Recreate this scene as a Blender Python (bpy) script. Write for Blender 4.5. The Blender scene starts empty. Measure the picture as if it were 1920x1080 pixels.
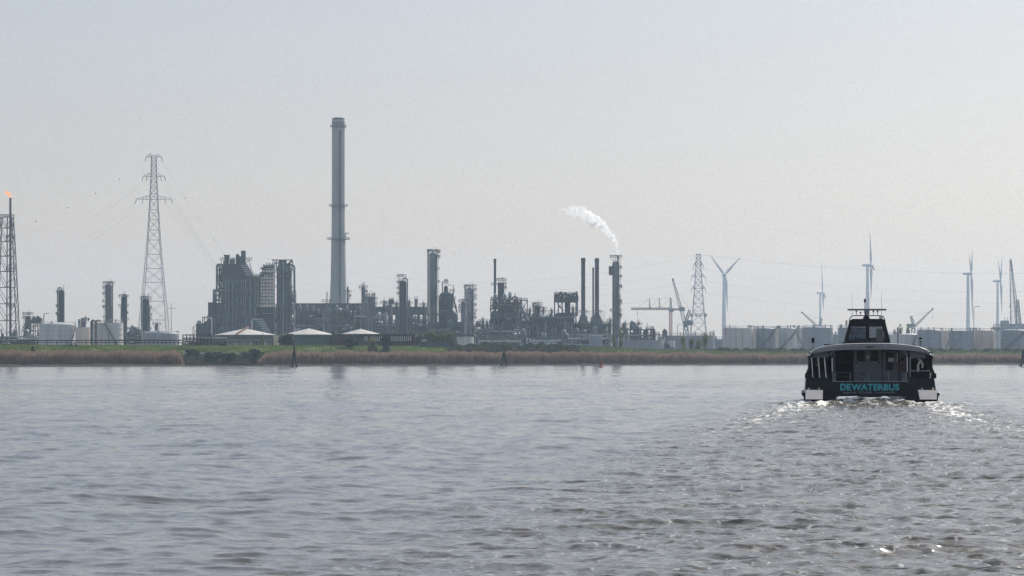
import bpy, bmesh, math, random
import numpy as np
from mathutils import Vector, Matrix, noise as mnoise
R = math.radians
C = bpy.context.scene
col = C.collection
random.seed(7)
RNG = np.random.default_rng(7)

# ------------------------------------------------------------------ camera
F = 5600.0          # focal length in pixels of the 1920 px wide photograph
EYE = 2.48          # height of the eye above the river
HOR = 672.0         # row of the horizon
cam_d = bpy.data.cameras.new('camera')
cam = bpy.data.objects.new('camera', cam_d); col.objects.link(cam)
cam.location = (0, 0, EYE); cam.rotation_euler = (R(90), 0, 0)
cam_d.sensor_width = 36; cam_d.lens = 36 * F / 1920
cam_d.shift_y = (HOR - 540) / 1920
cam_d.clip_start = 0.5; cam_d.clip_end = 30000
C.camera = cam

# ------------------------------------------------------------------ light
SUN_AZ, SUN_EL = 35.0, 38.0     # degrees right of the view, above the horizon
w = bpy.data.worlds.new('World'); C.world = w; w.use_nodes = True
nt = w.node_tree; nt.nodes.clear()
sky = nt.nodes.new('ShaderNodeTexSky'); sky.sky_type = 'NISHITA'; sky.sun_disc = False
sky.sun_elevation = R(SUN_EL); sky.sun_rotation = R(SUN_AZ)
sky.altitude = 0; sky.air_density = 1.0; sky.dust_density = 3.0; sky.ozone_density = 2.0
hsv = nt.nodes.new('ShaderNodeHueSaturation'); hsv.inputs['Saturation'].default_value = 0.6; hsv.inputs['Value'].default_value = 1.06
bg = nt.nodes.new('ShaderNodeBackground'); bg.inputs[1].default_value = 0.10
# thin high veil of haze in the sky: warmer near the horizon, cooler above
tcw = nt.nodes.new('ShaderNodeTexCoord'); sxw = nt.nodes.new('ShaderNodeSeparateXYZ'); rpw = nt.nodes.new('ShaderNodeValToRGB'); mxw = nt.nodes.new('ShaderNodeMix')
mxw.data_type = 'RGBA'; mxw.inputs['Factor'].default_value = 0.52
nt.links.new(tcw.outputs['Generated'], sxw.inputs[0]); nt.links.new(sxw.outputs['Z'], rpw.inputs[0])
VEIL = [(0.0, (8.2, 5.9, 3.8)), (0.03, (7.0, 5.45, 4.4)), (0.07, (5.4, 5.05, 5.1)), (0.13, (4.2, 4.55, 5.3)), (0.25, (5.9, 7.3, 9.3)), (0.55, (6.3, 7.8, 10.0)), (1.0, (3.4, 4.2, 5.6))]
for i, (p_, c_) in enumerate(VEIL):
    e_ = rpw.color_ramp.elements[0] if i == 0 else (rpw.color_ramp.elements[1] if i == 1 else rpw.color_ramp.elements.new(p_))
    e_.position = p_
for e_ in rpw.color_ramp.elements:
    c_ = min(VEIL, key=lambda t: abs(t[0] - e_.position))[1]; e_.color = (*c_, 1)
wo = nt.nodes.new('ShaderNodeOutputWorld')
nt.links.new(sky.outputs[0], hsv.inputs['Color']); nt.links.new(hsv.outputs[0], mxw.inputs['A']); nzw = nt.nodes.new('ShaderNodeTexNoise'); nzw.inputs['Scale'].default_value = 1.0; nzw.inputs['Detail'].default_value = 4; mpw = nt.nodes.new('ShaderNodeMapping'); mpw.inputs['Scale'].default_value = (5, 5, 60); mpw.inputs['Rotation'].default_value = (0, 0.02, 0)
vmw = nt.nodes.new('ShaderNodeVectorMath'); vmw.operation = 'SCALE'; mmw = nt.nodes.new('ShaderNodeMath'); mmw.operation = 'MULTIPLY_ADD'; mmw.inputs[1].default_value = 0.09; mmw.inputs[2].default_value = 0.955
nt.links.new(tcw.outputs['Generated'], mpw.inputs[0]); nt.links.new(mpw.outputs[0], nzw.inputs['Vector']); nt.links.new(nzw.outputs['Fac'], mmw.inputs[0]); nt.links.new(rpw.outputs[0], vmw.inputs[0]); nt.links.new(mmw.outputs[0], vmw.inputs['Scale']); nt.links.new(vmw.outputs[0], mxw.inputs['B'])
nt.links.new(mxw.outputs['Result'], bg.inputs[0]); nt.links.new(bg.outputs[0], wo.inputs[0])
ld = bpy.data.lights.new('sun', 'SUN'); ld.energy = 4.3; ld.angle = R(0.6); ld.color = (1, 0.93, 0.83)
sun = bpy.data.objects.new('sun', ld); col.objects.link(sun)
sd = Vector((math.sin(R(SUN_AZ)) * math.cos(R(SUN_EL)), math.cos(R(SUN_AZ)) * math.cos(R(SUN_EL)), math.sin(R(SUN_EL))))
sun.rotation_euler = sd.to_track_quat('Z', 'Y').to_euler(); sun.location = (600, 900, 900)
C.view_settings.view_transform = 'Standard'; C.view_settings.look = 'None'
C.view_settings.exposure = 0.09; C.view_settings.gamma = 1.0
C.cycles.max_bounces = 10; C.cycles.transparent_max_bounces = 12; C.cycles.volume_bounces = 5
C.cycles.use_denoising = True; C.cycles.denoising_prefilter = 'NONE'

# ------------------------------------------------------------------ materials
def mat(name, color, rough=0.6, metal=0.0, var=0.15, scale=0.4, stretch=(1, 1, 1), col2=None, bump=0.0, spec=0.5, thr=None):
    m = bpy.data.materials.new(name); m.use_nodes = True
    n = m.node_tree.nodes; l = m.node_tree.links; b = n['Principled BSDF']
    b.inputs['Roughness'].default_value = rough; b.inputs['Metallic'].default_value = metal
    b.inputs['Specular IOR Level'].default_value = spec
    tc = n.new('ShaderNodeTexCoord'); mp = n.new('ShaderNodeMapping'); mp.inputs['Scale'].default_value = stretch
    nz = n.new('ShaderNodeTexNoise'); nz.inputs['Scale'].default_value = scale; nz.inputs['Detail'].default_value = 5; nz.inputs['Roughness'].default_value = 0.65
    rp = n.new('ShaderNodeValToRGB')
    c2 = col2 or tuple(max(0, c * (1 - 2 * var)) for c in color)
    c1 = color if col2 else tuple(min(1, c * (1 + var)) for c in color)
    lo, hi = thr or (0.35, 0.65)
    rp.color_ramp.elements[0].position = lo; rp.color_ramp.elements[1].position = hi
    rp.color_ramp.elements[0].color = (*c2, 1); rp.color_ramp.elements[1].color = (*c1, 1)
    l.new(tc.outputs['Object'], mp.inputs[0]); l.new(mp.outputs[0], nz.inputs['Vector']); l.new(nz.outputs['Fac'], rp.inputs[0]); l.new(rp.outputs[0], b.inputs['Base Color'])
    if bump:
        bp = n.new('ShaderNodeBump'); bp.inputs['Strength'].default_value = bump; l.new(nz.outputs['Fac'], bp.inputs['Height']); l.new(bp.outputs[0], b.inputs['Normal'])
    return m
M = {}
M['steel'] = mat('painted steel', (0.095, 0.10, 0.105), 0.6)
M['darksteel'] = mat('dark steel', (0.035, 0.037, 0.04), 0.6)
M['galv'] = mat('galvanised steel', (0.27, 0.28, 0.29), 0.5, 0.3)
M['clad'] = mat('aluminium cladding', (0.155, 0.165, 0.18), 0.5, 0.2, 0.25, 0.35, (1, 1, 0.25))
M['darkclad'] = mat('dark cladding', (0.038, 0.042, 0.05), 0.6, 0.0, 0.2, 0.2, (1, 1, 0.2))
M['concrete'] = mat('chimney concrete', (0.33, 0.33, 0.32), 0.85, 0, 0.12, 0.15, (1, 1, 0.08))
M['tankwhite'] = mat('weathered white tank paint', (0.54, 0.54, 0.53), 0.55, 0, 0.1, 0.5, (1, 1, 0.06), col2=(0.33, 0.32, 0.31), thr=(0.3, 0.6))
M['tankgrey'] = mat('grey tank paint', (0.24, 0.26, 0.285), 0.55, 0, 0.1, 0.4, (1, 1, 0.08))
M['tankrust'] = mat('white tank paint with rust streaks', (0.47, 0.46, 0.44), 0.6, 0, 0.1, 0.45, (1, 1, 0.05), col2=(0.22, 0.11, 0.07), thr=(0.33, 0.47))
M['tankbeige'] = mat('beige tank paint', (0.58, 0.48, 0.40), 0.6, 0, 0.1, 0.4, (1, 1, 0.08))
M['tankdark'] = mat('dark tank paint', (0.07, 0.085, 0.10), 0.55, 0, 0.15, 0.4, (1, 1, 0.1))
M['roofwhite'] = mat('white roof sheet', (0.50, 0.455, 0.41), 0.5, 0, 0.08)
M['rust'] = mat('rusty steel', (0.20, 0.10, 0.06), 0.8, 0, 0.3, 0.8)
M['red'] = mat('red paint', (0.30, 0.02, 0.025), 0.45, 0, 0.15, 3)
M['cranered'] = mat('crane red paint', (0.45, 0.15, 0.12), 0.6)
M['craneblue'] = mat('crane blue grey paint', (0.13, 0.17, 0.20), 0.6)
M['turbine'] = mat('wind turbine paint', (0.50, 0.52, 0.54), 0.5, 0, 0.03)
M['brick'] = mat('dark brown brick', (0.075, 0.045, 0.04), 0.9, 0, 0.25, 0.8)
M['winlight'] = mat('pale window blinds', (0.45, 0.47, 0.47), 0.4, 0, 0.1)
M['windark'] = mat('dark window glass', (0.02, 0.025, 0.03), 0.15, 0, 0.1)
M['wallgrey'] = mat('grey concrete wall', (0.20, 0.19, 0.18), 0.9, 0, 0.1, 0.25, (1, 1, 0.2), col2=(0.10, 0.10, 0.10))
M['timber'] = mat('tarred timber', (0.018, 0.017, 0.018), 0.8, 0, 0.3, 1.5)
M['cable'] = mat('weathered cable', (0.10, 0.10, 0.10), 0.5)
M['bark'] = mat('bark', (0.06, 0.05, 0.04), 0.9)
def leafmat(name, c1, c2):
    m = mat(name, c1, 0.7, 0, 0.1, 0.35, col2=c2, spec=0.2)
    n = m.node_tree.nodes; l = m.node_tree.links; b = n['Principled BSDF']
    t = n.new('ShaderNodeBsdfTranslucent'); mx = n.new('ShaderNodeMixShader'); mx.inputs[0].default_value = 0.35
    l.new(b.inputs['Base Color'].links[0].from_socket, t.inputs[0]); l.new(b.outputs[0], mx.inputs[1]); l.new(t.outputs[0], mx.inputs[2]); l.new(mx.outputs[0], n['Material Output'].inputs[0])
    return m
M['leafwillow'] = leafmat('spring willow leaves', (0.22, 0.25, 0.08), (0.12, 0.15, 0.05))
M['leafdark'] = leafmat('dark bush leaves', (0.035, 0.05, 0.025), (0.02, 0.03, 0.018))
M['leafolive'] = leafmat('olive scrub leaves', (0.06, 0.07, 0.035), (0.03, 0.04, 0.02))
M['leafpale'] = leafmat('pale budding leaves', (0.24, 0.23, 0.11), (0.14, 0.135, 0.07))
M['reed'] = leafmat('dry reed stems', (0.32, 0.22, 0.16), (0.20, 0.132, 0.098))
M['marsh'] = leafmat('marsh grass', (0.09, 0.085, 0.05), (0.05, 0.055, 0.035))

# ------------------------------------------------------------------ helpers
class MB:
    def __init__(s): s.v = []; s.f = []
    def add(s, vs, fs):
        b = len(s.v); s.v += [tuple(v) for v in vs]; s.f += [tuple(i + b for i in f) for f in fs]; return s
    def box(s, x0, x1, y0, y1, z0, z1):
        return s.add([(x0, y0, z0), (x1, y0, z0), (x1, y1, z0), (x0, y1, z0), (x0, y0, z1), (x1, y0, z1), (x1, y1, z1), (x0, y1, z1)],
              [(0, 3, 2, 1), (4, 5, 6, 7), (0, 1, 5, 4), (1, 2, 6, 5), (2, 3, 7, 6), (3, 0, 4, 7)])
    def beam(s, p, q, w, h=None):
        p = Vector(p); q = Vector(q); d = q - p
        if d.length < 1e-6: return s
        d.normalize(); up = Vector((0, 0, 1)) if abs(d.z) < 0.95 else Vector((0, 1, 0))
        a = d.cross(up).normalized() * w / 2; b = a.cross(d).normalized() * (h or w) / 2
        vs = [p - a - b, p + a - b, p + a + b, p - a + b, q - a - b, q + a - b, q + a + b, q - a + b]
        return s.add(vs, [(0, 3, 2, 1), (4, 5, 6, 7), (0, 1, 5, 4), (1, 2, 6, 5), (2, 3, 7, 6), (3, 0, 4, 7)])
    def tube(s, pts, r, n=6, r1=None):
        pts = [Vector(p) for p in pts]; rings = []; vs = []; fs = []
        ref = None
        for i, p in enumerate(pts):
            d = (pts[min(i + 1, len(pts) - 1)] - pts[max(i - 1, 0)]).normalized()
            if ref is None or abs(ref.dot(d)) > 0.98: ref = Vector((0, 0, 1)) if abs(d.z) < 0.9 else Vector((0, 1, 0))
            a = d.cross(ref).normalized(); b = a.cross(d).normalized(); ref = b
            rr = r if r1 is None else r + (r1 - r) * i / (len(pts) - 1)
            for k in range(n):
                t = 2 * math.pi * k / n; vs.append(p + a * rr * math.cos(t) + b * rr * math.sin(t))
        for i in range(len(pts) - 1):
            for k in range(n):
                k2 = (k + 1) % n; fs.append((i * n + k, i * n + k2, (i + 1) * n + k2, (i + 1) * n + k))
        fs.append(tuple(range(n))[::-1]); fs.append(tuple((len(pts) - 1) * n + k for k in range(n)))
        return s.add(vs, fs)
    def lathe(s, prof, x=0, y=0, n=20, cap=True):
        vs = []; fs = []; m = len(prof)
        for r, z in prof:
            for k in range(n):
                t = 2 * math.pi * k / n; vs.append((x + r * math.cos(t), y + r * math.sin(t), z))
        for i in range(m - 1):
            for k in range(n):
                k2 = (k + 1) % n; fs.append((i * n + k, i * n + k2, (i + 1) * n + k2, (i + 1) * n + k))
        if cap: fs.append(tuple(range(n))[::-1]); fs.append(tuple((m - 1) * n + k for k in range(n)))
        return s.add(vs, fs)
    def prism(s, poly, y0, y1):
        """polygon in x,z pushed back from y0 to y1"""
        n = len(poly); vs = [(x, y0, z) for x, z in poly] + [(x, y1, z) for x, z in poly]
        fs = [tuple(range(n)), tuple(range(n, 2 * n))[::-1]]
        for i in range(n):
            j = (i + 1) % n; fs.append((i, i + n, j + n, j))
        return s.add(vs, fs)
    def hcyl(s, p, q, r, n=14):
        return s.tube([p, Vector(p).lerp(Vector(q), 0.5), q], r, n)
    def sphere(s, c, r, n=10, m=6, sz=1.0):
        prof = [(max(0.01 * r, r * math.sin(math.pi * i / m)), c[2] - sz * r * math.cos(math.pi * i / m)) for i in range(m + 1)]
        return s.lathe(prof, c[0], c[1], n)
    def truss(s, p, q, w0, w1, n, t, t2=None, sides=4):
        """four-legged lattice from p to q, half widths w0 to w1"""
        p = Vector(p); q = Vector(q); d = (q - p).normalized(); up = Vector((0, 1, 0)) if abs(d.y) < 0.9 else Vector((0, 0, 1))
        a = d.cross(up).normalized(); b = a.cross(d).normalized(); t2 = t2 or t * 0.6
        L = []
        for i in range(n + 1):
            f = i / n; c = p.lerp(q, f); ww = w0 + (w1 - w0) * f
            L.append([c + a * ww + b * ww, c - a * ww + b * ww, c - a * ww - b * ww, c + a * ww - b * ww])
        for k in range(4): s.beam(L[0][k], L[n][k], t)
        for i in range(n):
            for k in range(4):
                k2 = (k + 1) % 4
                s.beam(L[i + 1][k], L[i + 1][k2], t2)
                s.beam(L[i][k], L[i + 1][k2], t2); s.beam(L[i][k2], L[i + 1][k], t2)
        return s
    def build(s, name, m, parent=None, smooth=False):
        me = bpy.data.meshes.new(name); me.from_pydata(s.v, [], s.f); me.update()
        me.materials.append(M[m] if isinstance(m, str) else m)
        if smooth: me.shade_smooth(); 
        if smooth:
            try: me.set_sharp_from_angle(angle=R(35))
            except Exception: pass
        o = bpy.data.objects.new(name, me); col.objects.link(o)
        if parent: o.parent = parent
        return o
def tag(o, label=None, cat=None, group=None, kind=None):
    for k, v in (('label', label), ('category', cat), ('group', group), ('kind', kind)):
        if v: o[k] = v
    return o
def empty(name, loc, label, cat, group=None, rz=0):
    o = bpy.data.objects.new(name, None); col.objects.link(o); o.location = loc; o.rotation_euler[2] = rz
    return tag(o, label, cat, group)
def npmesh(name, V, Fc, m, parent=None, smooth=True):
    me = bpy.data.meshes.new(name); k = Fc.shape[1]
    me.vertices.add(len(V)); me.vertices.foreach_set('co', V.astype(np.float32).ravel())
    me.loops.add(Fc.size); me.loops.foreach_set('vertex_index', Fc.astype(np.int32).ravel())
    me.polygons.add(len(Fc)); me.polygons.foreach_set('loop_start', np.arange(0, Fc.size, k, dtype=np.int32))
    me.polygons.foreach_set('use_smooth', np.full(len(Fc), smooth)); me.update(calc_edges=True); me.validate()
    me.materials.append(M[m] if isinstance(m, str) else m)
    o = bpy.data.objects.new(name, me); col.objects.link(o)
    if parent: o.parent = parent
    return o
def wx(px, D): return (px - 960) / F * D          # true sideways offset of a direction at distance D
def wz(py, D): return EYE + (HOR - py) / F * D
GZ = 4.0                                          # plant ground level behind the dike
class Unit:
    """a thing standing at distance D; builds its parts in metres around its foot"""
    def __init__(s, name, label, cat, px, D, group=None, zg=GZ):
        s.s = D / F; s.px = px; s.D = D; s.zg = zg
        s.root = empty(name, (wx(px, D), D, zg), label, cat, group)
    def X(s, px): return (px - s.px) * s.s
    def Z(s, py): return wz(py, s.D) - s.zg
    def put(s, name, mb, m, smooth=False): return mb.build(name, m, s.root, smooth)
# ------------------------------------------------------------------ terrain
def smooth(a, b, x):
    t = np.clip((x - a) / (b - a), 0, 1); return t * t * (3 - 2 * t)
def shore(px):     # distance of the waterline
    base = 930 + 240 * np.clip(px, -400, 2400) / 1920
    inlet = 75 * smooth(338, 346, px) * (1 - smooth(470, 500, px))
    return base + inlet
def crest_z(px): return 6.95 - 1.15 * smooth(1080, 1250, px)
def ground_z(px, D):
    o = D - (930 + 240 * np.clip(px, -400, 2400) / 1920); si = shore(px) - (D - o)
    z = np.interp(o, [-60, -8, 0, 3, 14, 50, 66, 96, 106, 135], [-4, -1.2, 0, 0.7, 1.1, 2.0, 2.6, 0, 0, 0])
    zc = crest_z(px)
    up = smooth(60, 97, o); dn = smooth(106, 138, o)
    z = np.where(o > 60, 2.5 + (zc - 2.5) * up, z); z = np.where(o > 106, zc + (GZ - zc) * dn, z)
    inl = smooth(340, 346, px) * (1 - smooth(470, 498, px))
    zi = np.interp(o, [-60, 0, 40, 60, 68, 78], [-4, -1.5, -0.5, 0.7, 3.0, 30])
    z = np.where((o < 78), z * (1 - inl) + np.minimum(z, zi) * inl, z)
    return z
pxs = np.concatenate([np.arange(-900, -100, 40), np.arange(-100, 2020, 3.0), np.arange(2020, 2900, 40)])
off = np.concatenate([[-800, -60, -20], np.arange(-8, 140, 2.0), [160, 220, 400, 800, 1500, 3000, 5500]])
P, O = np.meshgrid(pxs, off)
Dd = 930 + 240 * np.clip(P, -400, 2400) / 1920 + O
Z = ground_z(P, Dd)
Z = np.where(O < -50, -5, Z)
jit = np.array([[mnoise.noise(Vector((p * 0.03, o * 0.11, 0))) for p in pxs] for o in off])
Z = Z + jit * np.where((O > 0) & (O < 130), 0.28, 0)
V = np.stack([(P - 960) / F * Dd, Dd, Z], -1).reshape(-1, 3)
nr, nc = P.shape
def gridfaces(nr, nc):
    i = np.arange(nr - 1)[:, None] * nc + np.arange(nc - 1)[None, :]
    return np.stack([i, i + 1, i + nc + 1, i + nc], -1).reshape(-1, 4)
def ground_mat():
    m = mat('dike grass and mud', (0.14, 0.175, 0.05), 0.9, 0, 0.1, 0.09, (1, 0.3, 1), col2=(0.09, 0.125, 0.04), spec=0.1)
    n = m.node_tree.nodes; l = m.node_tree.links; b = n['Principled BSDF']
    src = b.inputs['Base Color'].links[0].from_socket
    geo = n.new('ShaderNodeNewGeometry'); sp = n.new('ShaderNodeSeparateXYZ'); l.new(geo.outputs['Position'], sp.inputs[0])
    nz = n.new('ShaderNodeTexNoise'); nz.inputs['Scale'].default_value = 0.15; nz.inputs['Detail'].default_value = 6; l.new(geo.outputs['Position'], nz.inputs['Vector'])
    ad = n.new('ShaderNodeMath'); ad.operation = 'MULTIPLY_ADD'; ad.inputs[1].default_value = 2.2; l.new(nz.outputs['Fac'], ad.inputs[0]); l.new(sp.outputs['Z'], ad.inputs[2])
    mr = n.new('ShaderNodeMapRange'); mr.inputs['From Min'].default_value = 3.2; mr.inputs['From Max'].default_value = 4.2; l.new(ad.outputs[0], mr.inputs[0])
    mx = n.new('ShaderNodeMix'); mx.data_type = 'RGBA'; mx.inputs['A'].default_value = (0.05, 0.044, 0.034, 1)
    l.new(mr.outputs[0], mx.inputs['Factor']); l.new(src, mx.inputs['B'])
    # plant yard behind the dike: grey gravel
    mr2 = n.new('ShaderNodeMapRange'); mr2.inputs['From Min'].default_value = 1195; mr2.inputs['From Max'].default_value = 1300; l.new(sp.outputs['Y'], mr2.inputs[0])
    mx2 = n.new('ShaderNodeMix'); mx2.data_type = 'RGBA'; mx2.inputs['B'].default_value = (0.14, 0.13, 0.12, 1)
    l.new(mr2.outputs[0], mx2.inputs['Factor']); l.new(mx.outputs['Result'], mx2.inputs['A']); l.new(mx2.outputs['Result'], b.inputs['Base Color'])
    return m
g = npmesh('ground', V, gridfaces(nr, nc), ground_mat()); tag(g, kind='structure')

# ------------------------------------------------------------------ water
BOAT = (wx(1632.2, 163), 163.0); BROT = R(-5.45)
def ocean(N, L, slope, lmin, lpeak, seed, spread=2.0, wdir=(0.25, 1.0)):
    r = np.random.default_rng(seed)
    k = np.fft.fftfreq(N, L / N) * 2 * np.pi; KX, KY = np.meshgrid(k, k); K = np.hypot(KX, KY); K[0, 0] = 1e9
    kp = 2 * np.pi / lpeak; w_ = np.array(wdir) / np.hypot(*wdir)
    c = np.abs(KX * w_[0] + KY * w_[1]) / K
    S = K ** -3.7 * np.exp(-1.2 * (kp / K) ** 2) * (0.15 + c ** spread) * np.exp(-(K * lmin / 6.28) ** 2)
    h = np.sqrt(S) * (r.normal(size=(N, N)) + 1j * r.normal(size=(N, N)))
    H = np.fft.ifft2(h).real; sx_ = np.fft.ifft2(1j * KX * h).real; sy_ = np.fft.ifft2(1j * KY * h).real; sc = slope / math.sqrt((sx_ ** 2 + sy_ ** 2).mean()); h *= sc; H *= sc
    DX = np.fft.ifft2(1j * KX / K * h).real; DY = np.fft.ifft2(1j * KY / K * h).real
    return H, DX, DY, L
def samp(T, L, x, y):
    N = T.shape[0]; u = (x / L * N) % N; v = (y / L * N) % N
    i = u.astype(int) % N; j = v.astype(int) % N; fu = u - np.floor(u); fv = v - np.floor(v); i2 = (i + 1) % N; j2 = (j + 1) % N
    return (T[j, i] * (1 - fu) + T[j, i2] * fu) * (1 - fv) + (T[j2, i] * (1 - fu) + T[j2, i2] * fu) * fv
o1 = ocean(1024, 71.0, 0.130, 0.22, 1.3, 3, 4.0, (0.12, 1.0))
o2 = ocean(512, 29.0, 0.125, 0.12, 0.6, 5, 3.0, (0.3, 1.0))
o3 = ocean(512, 190.0, 0.045, 3.0, 9.0, 9, 4.0, (-0.3, 1.0))
o4 = ocean(512, 23.0, 0.36, 0.16, 0.9, 11, 0.4, (0.8, 1.0))
D0, D1 = 17.0, 1150.0
rows = [D0]
while rows[-1] < D1: rows.append(rows[-1] * 1.0023 + (0.0 if rows[-1] < 150 else 0.12))
rows = np.array(rows); tn = np.linspace(-0.235, 0.235, 820)
T, Y = np.meshgrid(tn, rows); X = T * Y
hz = np.zeros_like(X); dx = np.zeros_like(X); dy = np.zeros_like(X)
WROT = -math.atan2(BOAT[0], BOAT[1])
bu = (X - BOAT[0]) * math.cos(-WROT) - (Y - BOAT[1]) * math.sin(-WROT)      # across the boat
bv = -((X - BOAT[0]) * math.sin(-WROT) + (Y - BOAT[1]) * math.cos(-WROT))   # behind the stern
trail = 6.0 - 0.036 * np.clip(bv, 0, 200) * 1.0
half = 4.9 + 0.004 * np.clip(bv, 0, 200)
cen = 0.004 * np.clip(bv, 0, 200)
wake = np.exp(-np.abs((bu - cen) / half) ** 3) * smooth(-1, 1.5, bv) * (0.55 + 0.45 * np.exp(-np.clip(bv, 0, None) / 45))
wash = np.exp(-((np.abs(bu) - 3.2 - 0.030 * np.clip(bv, 0, 70)) / (1.0 + 0.012 * np.clip(bv, 0, 70))) ** 2) * smooth(-4, 3, bv) * np.exp(-np.clip(bv - 4, 0, None) / 55)
turb = np.clip(wake + wash, 0, 1.25)
calm = 1 - 0.75 * smooth(250, 400, Y)
for (Hh, Xx, Yy, L), a, ch, ox in ((o1, calm, 1.35, 3), (o2, calm, 1.25, 11), (o3, 1 - .35 * smooth(300, 600, Y), 1.0, 57), (o4, turb, 1.3, 5)):
    xs_ = (X + ox) * (0.62 if L != 23.0 else 0.85)
    hz += samp(Hh, L, xs_, Y) * a; dx += samp(Xx, L, xs_, Y) * a * ch; dy += samp(Yy, L, xs_, Y) * a * ch
# rooster hump and the two crests behind the tunnel
bvp = np.clip(bv, 0, None); nearb = smooth(-2.5, 0.5, bv)
hz += 0.26 * np.exp(-(bu / 1.1) ** 2) * np.exp(-((bv - 3.5) / 3.2) ** 2)
for sgn in (-1, 1):
    c = sgn * (0.55 + 0.42 * bvp)
    hz += 0.30 * np.exp(-((bu - c) / (0.45 + 0.04 * bvp)) ** 2) * nearb * np.exp(-bvp / 9)
    c2 = sgn * (3.9 + 0.06 * bvp)
    hz += 0.16 * np.exp(-((bu - c2) / (0.8 + 0.05 * bvp)) ** 2) * smooth(-12, 0, bv) * np.exp(-bvp / 18)
# long divergent wave trains of the ferry's wash
for sgn, ph in ((-1, 0.0), (1, 0.7)):
    q = sgn * bu - 0.10 * bv
    env = np.exp(-((q - 2.0) / 5.0) ** 2) * smooth(5, 25, bv) * np.exp(-bvp / 160)
    hz += 0.075 * env * np.sin(q * 1.55 + 0.25 * bv + ph + 1.2 * np.sin(bv * 0.07))
for k_ in range(3):      # arms of the wash running out to the right
    ln = bu - (4.6 + 1.4 * k_) - .16 * bv; hz += .10 * np.exp(-(ln / .55) ** 2) * smooth(4, 16, bv) * np.exp(-bvp / 60)
edge = smooth(-0.235, -0.222, T) * (1 - smooth(0.222, 0.235, T)) * smooth(17, 18.5, Y) * (1 - smooth(1080, 1150, Y))
hz *= edge; dx *= edge; dy *= edge
for (xa_, ya_, xb_, yb_, am_) in ((2.1, 37.6, 7.5, 39.4, .13), (-2.6, 48.5, 0.2, 48.0, .07), (-6.5, 56.0, -3.0, 55.0, .09), (1.0, 61.0, 4.5, 60.0, .08)):
    dl = Y - (ya_ + (X - xa_) * (yb_ - ya_) / (xb_ - xa_)); hz += am_ * np.exp(-(dl / .55) ** 2) * smooth(xa_, xa_ + .9, X) * (1 - smooth(xb_ - .9, xb_, X)) * edge
h4 = samp(o4[0], o4[3], (X + 5) * 0.85, Y) / o4[0].std(); h5 = samp(o2[0], o2[3], X * 1.3, Y * 1.1) / o2[0].std()
foam_glint = turb * 0.62 * smooth(0.9, 2.2, h4) + np.clip(wash * 1.25, 0, 1) * 1.0 * smooth(-0.1, 1.1, h5 + .5 * h4)  # froth of wash and stern, with white painted in for sun glitter
foam_glint += 0.9 * nearb * np.exp(-bvp / 7) * np.exp(-(np.abs(bu) / 4.6) ** 6) * smooth(-0.3, 1.2, h5)
for sgn in (-1, 1):
    foam_glint += 1.1 * np.exp(-((bu - sgn * (0.6 + 0.42 * bvp)) / 0.32) ** 2) * nearb * np.exp(-bvp / 10) * smooth(-1.2, 0.6, h5)
foam_glint *= 0.25 + 0.75 * smooth(0, 60, Y) * np.exp(-bvp / 90)
foam_glint += .5 * np.exp(-((Y - (37.6 + (X - 2.1) * .333) + .35) / .28) ** 2) * smooth(2.4, 3.4, X) * smooth(-.2, 1.2, h5)
foam_glint = np.clip(foam_glint, 0, 1) * edge
n1 = len(rows); n2 = len(tn)
V1 = np.stack([X + dx, Y + dy, hz], -1).reshape(-1, 3)
ex = 0.235
fr = [(-ex * D0, D0), (ex * D0, D0), (ex * rows[-1], rows[-1]), (-ex * rows[-1], rows[-1]),
      (-900, D0), (900, D0), (900, rows[-1]), (-900, rows[-1]), (-900, -300), (900, -300), (900, 1400), (-900, 1400)]
V2 = np.array([(x, y, 0.0) for x, y in fr]); b0 = len(V1)
F2 = np.array([(4, 0, 3, 7), (1, 5, 6, 2), (8, 9, 5, 4), (7, 6, 10, 11)]) + b0
CHURN_K = 1.7
river_mat = bpy.data.materials.new('river water'); river_mat.use_nodes = True
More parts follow.
